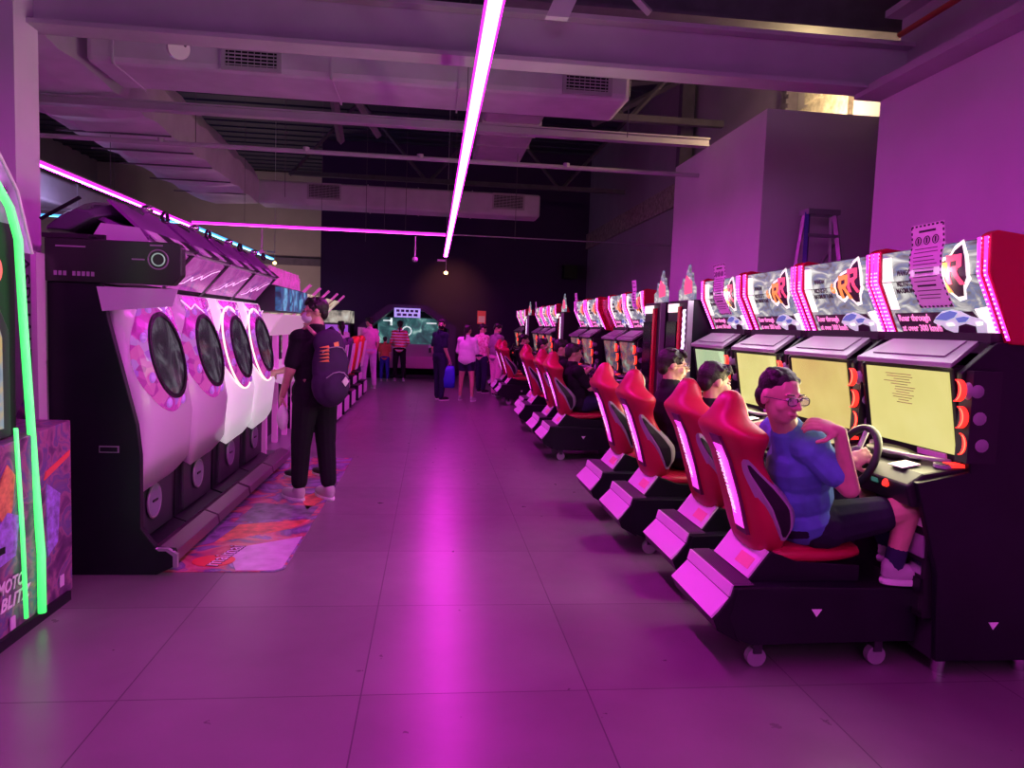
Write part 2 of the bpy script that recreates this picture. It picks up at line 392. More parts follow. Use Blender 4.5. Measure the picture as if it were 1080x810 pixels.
# ---------------------------------------------------------------- neon strips
LEDM = mat('led_strip_magenta', (1, .5, .9), .4, emit=MAG, es=70)
LEDE = mat('led_strip_halo', (.8, .05, .7), .4, emit=MAG, es=2.2)
LEDC = mat('led_strip_cyan', (.5, .9, 1), .4, emit=(.12, .62, 1), es=8)
LEDP = mat('led_strip_pink', (1, .5, .9), .4, emit=(1, .06, .7), es=6)
def strip(label, a, b, w=.03, core=LEDM, edge=LEDE, wires=(), wlen=3.65):
    a = Vector(a); b = Vector(b); d = (b-a).normalized(); s = Vector((d.y, -d.x, 0))
    t = thing('light_strip', label, 'lamp', (a+b)/2, 'neon light strips'); of = t.location
    def run(mb, off, hw, z0, z1):
        p = [a+s*(off-hw), a+s*(off+hw), b+s*(off+hw), b+s*(off-hw)]
        i = mb.pts([q+Vector((0, 0, z0)) for q in p]+[q+Vector((0, 0, z1)) for q in p])
        for q in ((0, 1, 2, 3), (7, 6, 5, 4), (0, 4, 5, 1), (1, 5, 6, 2), (2, 6, 7, 3), (3, 7, 4, 0)): mb.face([i+k for k in q])
        return mb
    run(MB(of), 0, w, -.03, 0).build('diffuser', core, t)
    run(run(MB(of), -w-.008, .006, -.025, .01), w+.008, .006, -.025, .01).build('halo_edge', edge, t)  # added glowing edges that paint the bloom around the strip
    run(MB(of), 0, w+.012, .01, .03).build('housing', STEEL, t)
    for p in wires:
        MB(of).tube([a+(b-a)*p+Vector((0, 0, .03)), a+(b-a)*p+Vector((0, 0, wlen))], .004, 5).build('hanging_wire', STEELD, t)
    return t
strip('long bright magenta light strip running down the middle of the aisle', (.27, -3.6, 3.2), (.27, 17.4, 3.2), .035, wires=(.5, .66, .82))
strip('pink light strip over the left machines, its near half', (-4.42, 5.3, 3.2), (-4.42, 14.0, 3.2), .03, wires=(.3, .6), wlen=.76)
strip('cyan-white light strip over the left machines, its far half', (-4.42, 14.03, 3.2), (-4.42, 20.5, 3.2), .03, LEDC, mat('led_halo_cyan', (.1, .4, .8), .4, emit=(.1, .5, 1), es=1.5), wires=(), wlen=.76)
CE = MATS['led_halo_cyan']
strip('thin pink light strip crossing the hall below the far duct', (-4.3, 13.5, 3.22), (.2, 13.5, 3.22), .012, LEDP, LEDE, wires=(.2, .5, .75))
strip('thin blue light strip crossing the side hall far left', (-8.2, 13.5, 3.22), (-4.5, 13.5, 3.22), .012, LEDC, CE, wires=(.3, .7))
tag(MB().tube([(-6.05, 13.5, 3.2), (-6.05, 13.5, 2.75)], .02, 6).build('light_tube', LEDC), 'short vertical blue tube hanging under the thin blue strip', 'lamp')
tag(MB().tube([(.3, 13.5, 3.22), (4.7, 13.5, 3.22)], .012, 6).build('conduit', STEEL), 'thin unlit conduit continuing the pink cross strip to the right', 'pipe')
def cctv(x, y, z, label):
    t = thing('ceiling_camera', label, 'camera', (x, y, z), 'hanging dome cameras'); of = t.location
    MB(of).tube([(x, y, z+.42), (x, y, z+.06)], .014, 6).build('stem', WHITE, t)
    MB(of).ell((x, y, z), .05, .05, .05).build('dome', WHITE, t, smooth=True)
cctv(-3.05, 13.3, 2.72, 'small white dome camera hanging over the left machines')
cctv(-.35, 13.3, 2.72, 'small white dome camera hanging left of the long strip')
# round speaker lamp by the first duct vent
t = thing('ceiling_speaker', 'round pink-lit ceiling spotlight under the near beam', 'lamp', (-1.9, 5.9, 3.55)); of = t.location
d = Vector((.55, -.75, -.25)).normalized()
MB(of).disc(Vector((-1.99, 5.9, 3.58)), d, .08, .05, 20).build('lamp_body', WHITE, t)
MB(of).tube([(-1.93, 5.92, 3.58), (-1.9, 5.6, 3.72), (-2.4, 5.25, 3.80)], .012, 6).build('cable', STEELD, t)
# small warm lamps
for x, y, z, l, p in ((-4.42, 20.8, 3.1, 'small warm yellow spot lamp at the end of the cyan strip', 5), (.30, 18.2, 2.85, 'small warm spot lamp at the far end of the long strip', 0)):
    t = thing('spot_lamp', l, 'lamp', (x, y, z)); of = t.location
    MB(of).tube([(x, y, z), (x, y, 6.96)], .008, 6).build('stem', WHITE, t)
    MB(of).ell((x, y, z), .05, .05, .04).build('bulb', mat('warm_bulb', (1, .8, .4), .4, emit=(1, .62, .2), es=9), t)
    MB(of).box(x-.22, x-.02, y-.03, y+.03, z+.28, z+.33).build('housing', WHITE, t)
sl = bpy.data.lights.new('spot_light', 'SPOT'); sl.energy = 70; sl.color = (1, .5, .18); sl.spot_size = math.radians(75); sl.spot_blend = 1
so = bpy.data.objects.new('spot_light', sl); COL.objects.link(so); so.location = (.35, 20.4, 3.35); so.rotation_euler = Vector((.1, 1, -.5)).to_track_quat('-Z', 'Y').to_euler()
# hanging wires from the roof
for k, (x, y, z) in enumerate(((-3.3, 10.5, 3.9), (-2.4, 12.0, 3.5), (-1.5, 16.1, 3.3), (-.6, 15, 3.4), (1.6, 14.5, 3.3), (2.0, 7.6, 3.6))):
    tag(MB().tube([(x, y, z), (x, y, 6.9)], .006, 5).build('hanging_wire', STEELD), 'thin dark suspension wire hanging from the roof, ' + ('leftmost by cloth duct', 'second from left', 'third from left', 'just left of light strip', 'just right of light strip', 'last on the right')[k], 'wire', 'suspension wires')
tag(MB().box(3.95, 4.35, 21.7, 22.15, 3.1, 3.5).build('wall_speaker', BLACK), 'black box speaker in the far right corner of the back wall', 'speaker')
# ladder in the recess
LM = mat('ladder_aluminium', (.45, .42, .5), .35, metal=.6); LB = mat('ladder_blue', (.05, .06, .35), .4)
t = thing('step_ladder', 'aluminium step ladder with blue rails standing in the wall recess', 'ladder', (3.8, 6.75, 0)); of = t.location
for s, x0, x1 in ((-1, 3.43, 3.64), (1, 4.17, 3.92)):
    MB(of).tube([(x0, 6.35, 0), (x1, 6.8, 2.78)], .028, 4).build('rail', LB if s < 0 else LM, t)
    MB(of).tube([(x0, 7.05, 0), (x1, 6.86, 2.78)], .022, 4).build('rear_rail', LM, t)
for k in range(9):
    f = (k+1)/9.8; MB(of).box(3.43+.21*f, 4.17-.25*f, 6.35+.45*f-.03, 6.35+.45*f+.03, 2.78*f-.015, 2.78*f+.015).build('step', LM, t)
MB(of).box(3.62, 3.95, 6.74, 6.92, 2.76, 2.81).build('top_cap', LM, t)
bar(MB(of), (3.5, 7.0, 1.6), (4.0, 6.92, 2.5), .03).build('cross_brace', LM, t)
# notice on the back wall
t = thing('wall_notice', 'small red framed notice on the dark back wall', 'sign', (1.5, 22.18, 1.7)); of = t.location
MB(of).box(1.37, 1.63, 22.16, 22.2, 1.62, 2.02).build('frame', mat('notice_red', (.8, .08, .08), .5, emit=(.8, .06, .1), es=.25), t)
MB(of).box(1.40, 1.60, 22.15, 22.165, 1.66, 1.86).build('sheet', mat('notice_pink', (.9, .45, .5), .5, emit=(.9, .3, .4), es=.2), t)
# ================================================================ racing machines along the right wall
SCREEN_Y = ramp_mat('screen_pale_yellow', [(.3, (.70, .62, .19)), (.5, (.76, .68, .22)), (.7, (.80, .73, .27))], scale=2, rough=.25, emit=1)
SCREEN_O = ramp_mat('screen_amber', [(.3, (.62, .42, .13)), (.5, (.70, .54, .16)), (.7, (.76, .63, .20))], scale=2, rough=.25, emit=1)
SCREEN_G = ramp_mat('screen_pale_green', [(0, (.40, .62, .36)), (.5, (.55, .72, .40)), (1, (.75, .8, .5))], scale=3, rough=.25, emit=.8)
SCREEN_D = ramp_mat('screen_game_scene', [(.25, (.02, .02, .04)), (.42, (.10, .09, .16)), (.52, (.35, .12, .12)), (.6, (.2, .3, .25)), (.75, (.7, .6, .55))], scale=5, rough=.25, emit=.7, stretch=(1, 1, 2))
ART = ramp_mat('marquee_print', [(.3, (.05, .04, .06)), (.42, (.22, .2, .24)), (.48, (.18, .22, .42)), (.54, (.36, .34, .36)), (.62, (.7, .68, .66)), (.7, (.95, .95, .92))], scale=4.5, rough=.3, emit=.9, detail=6, distortion=1.5, stretch=(1, 1, 2.6))
ARTW = mat('marquee_white', (.95, .95, .85), .4, emit=(1, .97, .82), es=1.05)
ARTK = mat('marquee_black', (.05, .03, .05), .4)
ARTR = mat('marquee_red', (.9, .12, .2), .4, emit=(.95, .10, .22), es=.8)
ARTO = mat('marquee_orange', (.95, .4, .08), .4, emit=(1, .36, .08), es=.8)
ARTP = mat('marquee_pink', (.95, .35, .65), .4, emit=(1, .30, .65), es=.85)
CARW = mat('marquee_car_silver', (.6, .66, .7), .4, emit=(.55, .62, .66), es=.7)
CARB = mat('marquee_car_blue', (.12, .18, .45), .4, emit=(.12, .18, .5), es=.7)
SILV = mat('hood_silver', (.36, .33, .39), .32, metal=.35, bump=.02)
STEPW = mat('step_plate', (.92, .80, .95), .35)
STRIPP = mat('seat_strip_pink', (.95, .3, .9), .4, emit=(1, .08, .85), es=.85)
STRIPD = mat('seat_strip_dark', (.12, .01, .06), .4)
GREYT = mat('seat_grey_trim', (.36, .33, .38), .5)

def marquee_line(z):                       # front face of the marquee seen from the side: x at height z
    return 2.56-(z-1.57)*.13/.29 if z < 1.86 else 2.43-.01*(z-1.86)/.16
def mq(mb, poly, lift=0.004, t=.003):      # polygon (y,z) laid on the marquee face (each poly on one side of the kink)
    pts = [(marquee_line(z)-lift, y, z) for y, z in poly]
    mb.slab(pts, t if True else t); return mb
def racing_cabinet(label, screen, group, front=.0):
    OX = (2.55, 0, 0)
    t = thing('racing_cabinet', label, 'arcade machine', OX, group)
    # base with foot well
    side = [(2.33, .09), (2.30, .5), (2.20, .82), (2.17, .92), (2.42, .97), (2.34, 1.42), (2.50, 1.56), (2.92, 1.54), (2.92, .09)]
    MB(OX).prism(side, 'y', -.40, -.365).build('side_panel', BLACK, t, bevel=.006)
    MB(OX).prism(side, 'y', .335, .36).build('side_panel', BLACK, t, bevel=.006)
    g = MB(OX); g.box(2.33, 2.9, -.365, -.2, .09, .84); g.box(2.33, 2.9, .28, .335, .09, .84); g.box(2.72, 2.9, -.2, .28, .09, .84); g.box(2.36, 2.72, -.2, .28, .09, .14)
    g.build('base', DARK, t)
    cp = MB(OX).box(2.272, 2.335, -.362, -.21, .28, .78).build('coin_panel', BLACKP, t)
    for z0, z1, mm in ((.70, .74, PAPER), (.56, .66, GREY), (.48, .54, CHROME), (.40, .46, BLACK), (.31, .38, CHROME)):
        MB(OX).box(2.262, 2.275, -.345, -.24, z0, z1).build('coin_slot', mm, cp)
    # pedals
    for y, w in ((-.02, .05), (.12, .09)):
        MB(OX).slab([(2.55, y-w/2, .2), (2.55, y+w/2, .2), (2.64, y+w/2, .36), (2.64, y-w/2, .36)], .012).build('pedal', CHROME, t)
    # dashboard
    dk = MB(OX).prism([(2.17, .80), (2.14, .90), (2.22, .955), (2.44, .99), (2.44, .80)], 'y', -.37, .335).build('dashboard', BLACKP, t, bevel=.012)
    g = MB(OX); pth = [(2.40-.13*math.sin(math.pi*k/10), -.30+.6*k/10, 1.0) for k in range(11)]; g.tube(pth, .012, 8)
    g.build('cowl_rim', GREY, dk, smooth=True)
    MB(OX).ell((2.33, 0.02, .99), .07, .20, .035).build('instrument_cowl', BLACKP, dk, smooth=True)
    MB(OX).tube([(2.36, -.31, .975), (2.36, -.31, .993)], .045, 16).build('cup_holder', GREY, dk)
    MB(OX).disc((2.36, -.31, .994), (0, 0, 1), .036, .002).build('cup_hole', BLACK, dk)
    MB(OX).slab([(2.20, -.25, .957), (2.20, -.14, .957), (2.29, -.14, .975), (2.29, -.25, .975)], -.004).build('card', PAPER, dk)
    MB(OX).disc((2.150, -.22, .88), (-1, 0, .35), .018, .016).build('red_button', REDLED, dk)
    MB(OX).box(2.140, 2.16, -.155, -.11, .87, .89).build('green_button', mat('button_green', (.05, .2, .15), .4, emit=(.05, .5, .3), es=.2), dk)
    MB(OX).box(2.36, 2.42, -.37, -.30, .985, 1.0).build('corner_light', REDLED, dk)
    # steering wheel
    wc = Vector((2.12, 0, .965)); ax = Vector((-.93, 0, .36)).normalized(); u = Vector((0, 1, 0)); w = ax.cross(u).normalized()
    sw = MB(OX).tube([wc+(u*math.cos(a)+w*math.sin(a))*.155 for a in [2*math.pi*k/32 for k in range(32)]], .019, 10, closed=True).build('steering_wheel', BLACKP, t, smooth=True)
    g = MB(OX); g.tube([wc, wc-ax*.14], .035, 12); g.ell(wc-ax*.01, .03, .06, .06)
    g.build('hub', DARK, sw, smooth=True)
    for a in (0, math.pi, -math.pi/2):
        MB(OX).tube([wc+(u*math.cos(a)+w*math.sin(a))*.04, wc+(u*math.cos(a)+w*math.sin(a))*.15], .013, 6).build('spoke', GREY, sw)
    # screen
    MB(OX).prism([(2.425, .985), (2.345, 1.435), (2.43, 1.45), (2.51, 1.0)], 'y', -.335, .335).build('screen_bezel', BLACKP, t, bevel=.006)
    def sx(z): return 2.425-(z-.985)*.08/.45
    zb, zt = 1.035, 1.415
    MB(OX).prism([(sx(zb)-.008, zb), (sx(zt)-.008, zt), (sx(zt)+.004, zt), (sx(zb)+.004, zb)], 'y', -.31, .31).build('screen', screen, t)
    MB(OX).prism([(sx(1.0)-.008, 1.0), (sx(1.028)-.008, 1.028), (sx(1.028)+.002, 1.028), (sx(1.0)+.002, 1.0)], 'y', -.25, -.05).build('instruction_sticker', mat('sticker_pink', (.8, .5, .75), .5), t)
    # red crescent lights beside the screen, both sides
    for s in (-1,):
        y0 = -.415
        for zc in (1.10, 1.22, 1.34):
            x = sx(zc)-.012
            arc = MB(OX); n = 12; R, r = .058, .03
            out = [(y0 - s*.0 + .030*math.cos(a)*(-1) , zc+R*math.sin(a)) for a in [-.5*math.pi+math.pi*k/n for k in range(n+1)]]
            p = []
            for k in range(n+1):
                a = -.5*math.pi+math.pi*k/n; p.append((y0+.022-.045*math.cos(a), zc+.050*math.sin(a)))
            q = []
            for k in range(n+1):
                a = .5*math.pi-math.pi*k/n; q.append((y0+.026-.026*math.cos(a), zc+.046*math.sin(a)))
            arc.prism(p+q, 'x', x-.035, x-.01)
            c = arc.build('crescent_light', REDLED, t)
            MB(OX).prism([(y+.004, z) for y, z in p[2:-2]]+[(y+.008, z) for y, z in p[2:-2]][::-1], 'x', x-.038, x-.034).build('light_core', REDLED2, c)
            MB(OX).ell((x+.035, y0-.005, zc), .05, .034, .046).build('speaker_pod', GREY, c, smooth=True)
        g = MB(OX); g.box(2.36, 2.5, y0-.03 if s < 0 else y0-.045, y0+.045 if s < 0 else y0+.03, 1.02, 1.43); g.build('speaker_column', BLACKP, t)
    # sloping silver hood above the screen
    h = MB(OX).loft([[(2.315, -.36, 1.435), (2.315, .36, 1.435), (2.315, .36, 1.46), (2.315, -.36, 1.46)], [(2.50, -.30, 1.545), (2.50, .30, 1.545), (2.50, .30, 1.575), (2.50, -.30, 1.575)]]).build('hood', SILV, t, bevel=.004)
    MB(OX).slab([(2.35, -.27, 1.484), (2.35, .27, 1.484), (2.47, .25, 1.558), (2.47, -.25, 1.558)], -.006).build('hood_inset', GREY, h)
    MB(OX).box(2.48, 2.60, -.38, .38, 1.555, 1.60).build('neck', BLACKP, t)
    # marquee
    prof = [(2.57, 1.57), (2.44, 1.86), (2.43, 2.02), (2.60, 2.01), (2.70, 1.84), (2.72, 1.57)]
    mbx = MB(OX).prism(prof, 'y', -.355, .355).build('marquee_box', BLACKP, t)
    a = MB(OX); mq(a, [(-.355, 1.577), (.355, 1.577), (.355, 1.858), (-.355, 1.858)]); mq(a, [(-.355, 1.862), (.355, 1.862), (.355, 2.015), (-.355, 2.015)])
    a.build('marquee_print', ART, mbx)
    # y grows away from the viewer, the reader's left is +y
    L = lambda yl, z: (-yl, z)             # yl: reader coordinate to the right
    k = MB(OX)
    mq(k, [L(-.30, 1.59), L(.27, 1.59), L(.30, 1.62), L(.24, 1.70), L(-.32, 1.70)], .009); k.build('black_band', ARTK, mbx)
    for q in ([L(-.34, 1.72), L(-.27, 1.72), L(-.27, 1.857), L(-.34, 1.857)], [L(-.34, 1.862), L(-.25, 1.862), L(-.27, 1.99), L(-.34, 1.99)], [L(.30, 1.59), L(.35, 1.59), L(.35, 1.72), L(.26, 1.71)]): mq(MB(OX), q, .009).build('white_patch', ARTW, mbx)
    # the big red double-R emblem with white outline and an orange 6
    def rr(mb, cx, cz, s, lift, grow=0, which=0):
        if which == 'blob':
            blob = [(-.115, -.055), (-.06, -.07), (-.02, -.04), (.02, -.085), (.06, -.07), (.10, -.04), (.095, .06), (.06, .135), (-.01, .09), (-.05, .07), (-.12, .03)]
            up = [(x, z) for x, z in blob]
            P = [L(cx+x*s, cz+z*s) for x, z in up]; lo = []; 
            mq(mb, P, lift); return
        for dx, dz in ((-.045, -.012), (.025, .018)):
            R = [[(-.045, -.05), (-.02, -.05), (-.02, .055), (-.045, .055)], [(-.02, .032), (.035, .032), (.045, .055), (-.02, .055)], [(.018, .0), (.045, .012), (.045, .055), (.018, .04)], [(-.02, -.005), (.03, -.002), (.03, .018), (-.02, .016)], [(-.002, .0), (.022, .0), (.055, -.055), (.026, -.055)]]
            if which == (0 if dx < 0 else 1) :
                for q in R: mq(mb, [L(cx+(dx+x)*s, cz+(dz+z)*s) for x, z in q], lift, .004)
    cz = 1.925
    def face(poly, lift, mm, nm):          # split a polygon at the kink so it hugs both faces
        lo = [p for p in poly if p[1] <= 1.86]; 
        g = MB(OX); out = []
        def clip(ps, keep):
            r = []
            for i, p in enumerate(ps):
                q = ps[(i+1) % len(ps)]; a, b = keep(p[1]), keep(q[1])
                if a: r.append(p)
                if a != b:
                    f = (1.86-p[1])/(q[1]-p[1]); r.append((p[0]+(q[0]-p[0])*f, 1.86))
            return r
        for kp in ((lambda z: z > 1.86), (lambda z: z <= 1.86)):
            c = clip(poly, kp)
            if len(c) > 2:
                ids = g.pts([(marquee_line(z)-lift, y, z) for y, z in c] + [(marquee_line(z)-lift+.003, y, z) for y, z in c]); n = len(c)
                g.face([ids+i for i in range(n)]); g.face([ids+n+i for i in range(n)][::-1])
                for i in range(n): g.face([ids+i, ids+(i+1) % n, ids+n+(i+1) % n, ids+n+i])
        if not g.f: return
        g.build(nm, mm, mbx)
    S = 1.5; CX, CZ = .15, 1.875
    T = lambda pts, dx=0, dz=0: [L(CX+(x+dx)*S, CZ+(z+dz)*S) for x, z in pts]
    face(T([(-.10, -.045), (-.06, -.07), (-.02, -.05), (.02, -.085), (.05, -.08), (.06, -.05), (.095, -.02), (.085, .05), (.065, .10), (.03, .085), (.01, .06), (-.05, .045), (-.10, .01)]), .008, ARTW, 'emblem_outline')
    face(T([(-.085, -.04), (-.05, -.055), (-.02, -.04), (.02, -.072), (.045, -.07), (.055, -.04), (.08, -.015), (.072, .045), (.06, .085), (.03, .07), (.01, .048), (-.045, .035), (-.085, .008)]), .010, ARTK, 'emblem_shadow')
    for (dx, dz, mm) in ((-.035, -.01, ARTO), (.025, .012, ARTR)):
        for q in ([(-.032, -.045), (-.012, -.045), (-.012, .045), (-.032, .045)], [(-.012, .025), (.022, .028), (.036, .046), (-.012, .045)], [(.014, -.002), (.036, .008), (.036, .046), (.014, .03)], [(-.012, -.008), (.02, -.004), (.02, .012), (-.012, .008)], [(-.004, -.005), (.016, -.005), (.042, -.048), (.02, -.048)]):
            face(T(q, dx, dz), .012, mm, 'emblem_letter')
    # lettering, copied from the machine
    up = Vector((-.13, 0, .29)).normalized()
    def mt(body, size, yl, z, mm, wd=None, nm='lettering', shear=0):
        u = up if z < 1.86 else Vector((-.01, 0, .16)).normalized()
        text_mesh(body, size, mm, nm, mbx, (marquee_line(z)-.019, -yl, z), (0, -1, 0), u, .001, off=OX, shear=shear, width=wd, bold=.001)
    mt('Roar through', .052, -.17, 1.672, ARTP, .24)
    mt('at over 300 km/h', .05, -.135, 1.62, ARTP, .30)
    mt('WANGAN', .040, -.15, 1.90, ARTK, .12)
    mt('MIDNIGHT', .040, -.14, 1.845, ARTK, .15)
    mt('MAXIMUM TUNE', .038, -.13, 1.81, ARTK, .21)
    mt('6', .09, .0, 1.85, ARTO, .05)
    # silver and blue racing car on the lower band
    C = lambda ps: [L(.015+x*1.12, 1.59+(z-1.59)*1.05) for x, z in ps]
    face(C([(-.05, 1.648), (-.02, 1.672), (.03, 1.698), (.09, 1.705), (.14, 1.695), (.19, 1.672), (.245, 1.66), (.262, 1.64), (.25, 1.60), (.19, 1.592), (.10, 1.592), (.06, 1.60), (.0, 1.62)]), .014, CARW, 'picture_car')
    face(C([(-.03, 1.660), (.02, 1.686), (.08, 1.698), (.12, 1.69), (.09, 1.668), (.04, 1.655)]), .018, CARB, 'picture_car_window')
    face(C([(.10, 1.665), (.15, 1.672), (.18, 1.668), (.15, 1.648), (.11, 1.645)]), .018, CARB, 'picture_car_bonnet')
    face(C([(.09, 1.600), (.105, 1.63), (.15, 1.64), (.20, 1.628), (.195, 1.600)]), .018, ARTK, 'picture_car_grille')
    face(C([(.03, 1.64), (.07, 1.645), (.08, 1.632), (.04, 1.628)]), .018, ARTW, 'picture_headlight')
    face(C([(.205, 1.645), (.245, 1.648), (.24, 1.635), (.21, 1.63)]), .018, ARTW, 'picture_headlight')
    face(C([(-.03, 1.625), (.0, 1.632), (.02, 1.612), (-.01, 1.605)]), .018, ARTK, 'picture_wheel')
    # side frames: red shells with rows of pink LEDs
    for s in (-1, 1):
        y0, y1 = (-.42, -.355) if s < 0 else (.355, .395)
        P2 = [(2.55, 1.55), (2.415, 1.86), (2.405, 2.03), (2.44, 2.05), (2.62, 2.03), (2.73, 1.84), (2.74, 1.55)]
        e = MB(OX).prism(P2, 'y', y0, y1).build('side_shell', REDP, t, bevel=.01)
        yy = y0+.032
        g = MB(OX)
        for (xa, za), (xb, zb2) in (((2.548, 1.57), (2.41, 1.86)), ((2.41, 1.86), (2.40, 2.02))):
            for yc in ((y0+.004, y0+.019), (y1-.019, y1-.004)):
                g.slab([(xa-.004, yc[0], za), (xa-.004, yc[1], za), (xb-.004, yc[1], zb2), (xb-.004, yc[0], zb2)], -.006)
        g.build('led_rail', PINKLED, e)
        g = MB(OX); n = 22
        for k in range(n):
            z = 1.585+.43*k/(n-1); x = (2.548-(z-1.57)*.138/.29 if z < 1.86 else 2.409)-.013
            for yc in (y0+.012, y1-.012): g.box(x, x+.006, yc-.005, yc+.005, z-.004, z+.004)
        g.build('led_dots', PINKDOT, e)
    # feet
    for x in (2.42, 2.84):
        for y in (-.3, .3): MB(OX).disc((x, y, .0), (0, 0, 1), .03, .09, 10).build('foot', CHROME, t)
    MB(OX).prism([(2.60, .24), (2.575, .275), (2.625, .275)], 'y', -.403, -.398).build('warning_triangle', PAPER, t)
    return t

SEATSHIFT = .06
SEATRINGS = [(.50, 1.50, 1.64, .15), (.56, 1.475, 1.68, .20), (.66, 1.445, 1.69, .235), (.76, 1.42, 1.67, .245), (.85, 1.39, 1.61, .235), (.92, 1.365, 1.56, .215), (.98, 1.345, 1.53, .215), (1.03, 1.315, 1.54, .25), (1.08, 1.29, 1.56, .275), (1.105, 1.275, 1.56, .265), (1.13, 1.28, 1.52, .215), (1.155, 1.29, 1.49, .15), (1.185, 1.305, 1.47, .10), (1.23, 1.325, 1.455, .078), (1.268, 1.35, 1.43, .062), (1.285, 1.38, 1.41, .03)]
SEATRINGS = [(a, b+SEATSHIFT, c+SEATSHIFT, d) for a, b, c, d in SEATRINGS]
def seat_x(z):                             # rear line of the seat
    for a, b in zip(SEATRINGS, SEATRINGS[1:]):
        if a[0] <= z <= b[0]:
            f = (z-a[0])/(b[0]-a[0]); return a[1]+(b[1]-a[1])*f, a[3]+(b[3]-a[3])*f, a[2]+(b[2]-a[2])*f
    return 1.4, .1, 1.5
def driver_seat(label, group, dx=0, vinyl=RED):
    OX = (1.8, 0, 0)
    t = thing('driver_seat', label, 'seat', (1.8+dx, 0, 0), group)
    # pedestal: long low box with stepped rear end
    MB(OX).prism([(1.42, .16), (1.38, .26), (1.42, .40), (1.60, .405), (2.30, .395), (2.30, .14), (1.50, .13)], 'y', -.29, .29).build('pedestal', BLACK, t, bevel=.006)
    st = MB(OX).prism([(1.298, .262), (1.382, .350), (1.39, .342), (1.306, .254)], 'y', -.27, .27).build('kick_plate', STEPW, t)
    MB(OX).prism([(1.31, .25), (1.39, .36), (1.40, .40), (1.45, .40), (1.44, .14), (1.33, .20)], 'y', -.285, .285).build('rear_step', BLACK, t, bevel=.004)
    MB(OX).prism([(1.380, .356), (1.394, .408), (1.402, .408), (1.388, .356)], 'y', -.27, .27).build('step_lip', STEPW, t)
    g = MB(OX); g.slab([(1.402, -.27, .408), (1.402, .27, .408), (1.50, .27, .411), (1.50, -.27, .411)], .003)
    for k in range(9): g.box(1.41+.01*k, 1.414+.01*k, -.26, .26, .411, .415)
    g.build('tread', mat('tread_dark', (.16, .13, .17), .4, metal=.3), t)
    h = MB(OX).prism([(1.50, .41), (1.60, .545), (1.74, .50), (2.05, .48), (2.05, .40), (1.52, .40)], 'y', -.21, .21).build('seat_base', BLACK, t, bevel=.006)
    MB(OX).prism([(1.496, .420), (1.590, .548), (1.598, .542), (1.504, .414)], 'y', -.20, .20).build('slope_plate', STEPW, h)
    MB(OX).prism([(1.512, .448), (1.548, .497), (1.552, .494), (1.516, .445)], 'y', -.16, -.02).build('warning_sticker', mat('sticker_orange', (.95, .5, .45), .5), h)
    for x in (1.55, 2.15):
        for y in (-.22, .22):
            c = MB(OX).disc((x, y-.018, .048), (0, 1, 0), .046, .036, 14).build('caster', GREY, t)
            MB(OX).box(x-.02, x+.02, y-.028, y+.028, .07, .15).build('caster_fork', DARK, c)
    MB(OX).prism([(1.80, .265), (1.775, .30), (1.825, .30)], 'y', -.295, -.289).build('warning_triangle', PAPER, t)
    # bucket backrest
    rings = []
    for z, xr, xf, w in SEATRINGS:
        r = []; n = 20; cx = (xr+xf)/2; d = (xf-xr)/2
        for k in range(n):
            a = 2*math.pi*k/n; ca, sa = math.cos(a), math.sin(a)
            x = cx + d*math.copysign(abs(ca)**.7, ca); y = w*math.copysign(abs(sa)**.75, sa)
            if ca > 0 and z < 1.16: x -= d*1.15*(1-abs(y)/w)**.6*ca
            r.append((x, y, z))
        rings.append(r)
    bk = MB(OX).loft(rings).build('backrest', vinyl, t, smooth=True, sub=1)
    # glowing decal on the rear, dark frame round it
    def rear_panel(y0, y1, z0, z1, lift, m_, nm, n=8):
        g = MB(OX)
        R = []
        for k in range(n+1):
            z = z0+(z1-z0)*k/n; x = seat_x(z)[0]-lift
            R.append([(x-.0, y0, z), (x, y1, z), (x+.02, y1, z), (x+.02, y0, z)])
        g.loft(R); return g.build(nm, m_, bk)
    rear_panel(-.125, -.01, .60, 1.075, .006, STRIPD, 'decal_frame')
    rear_panel(-.115, -.02, .63, 1.03, .010, STRIPP, 'glowing_decal')
    up = Vector((1.30-1.45, 0, .42)).normalized()
    zc = .83; text_mesh('WANGAN MIDNIGHT', .05, mat('decal_white', (1, .9, 1), .4, emit=(1, .7, 1), es=1.2), 'lettering', bk, (seat_x(zc)[0]-.018, -.05, zc), (-up.x, 0, -up.z), (0, 1, 0), .001, off=OX, width=.34)
    # black and grey flame shaped side pads
    for s in (-1, 1):
        def pad(w0, lift, m_, nm, z0=.60, z1=.98):
            R = []; n = 20
            for k in range(n+1):
                f = k/n; z = z0+(z1-z0)*f; xr, w, xf = seat_x(z); c = xr+(xf-xr)*(.60-.34*f+.10*math.sin(math.pi*f)); hw = (xf-xr)*w0*math.sin(math.pi*min(1, f*.96+.02))**.6
                R.append([(c-hw, s*(w*.86), z), (c-hw*.6, s*(w+lift), z), (c+hw*.6, s*(w+lift), z), (c+hw, s*(w*.86), z)])
            return MB(OX).loft(R).build(nm, m_, bk, smooth=False)
        pad(.34, .000, GREYT, 'side_trim'); pad(.24, .006, BLACKP, 'side_inset', .62, .955)
    # cushion
    rings = []
    for x, z0, z1, w in ((1.60, .47, .56, .19), (1.66, .47, .575, .215), (1.80, .475, .565, .225), (1.95, .485, .57, .225), (2.02, .50, .575, .215), (2.09, .515, .56, .19)):
        r = []
        for k in range(12):
            a = 2*math.pi*k/12; ca, sa = math.cos(a), math.sin(a)
            r.append((x, w*math.copysign(abs(ca)**.5, ca), (z0+z1)/2+(z1-z0)/2*math.copysign(abs(sa)**.6, sa)))
        rings.append(r)
    MB(OX).loft(rings).build('cushion', vinyl, t, smooth=True, sub=1)
    return t
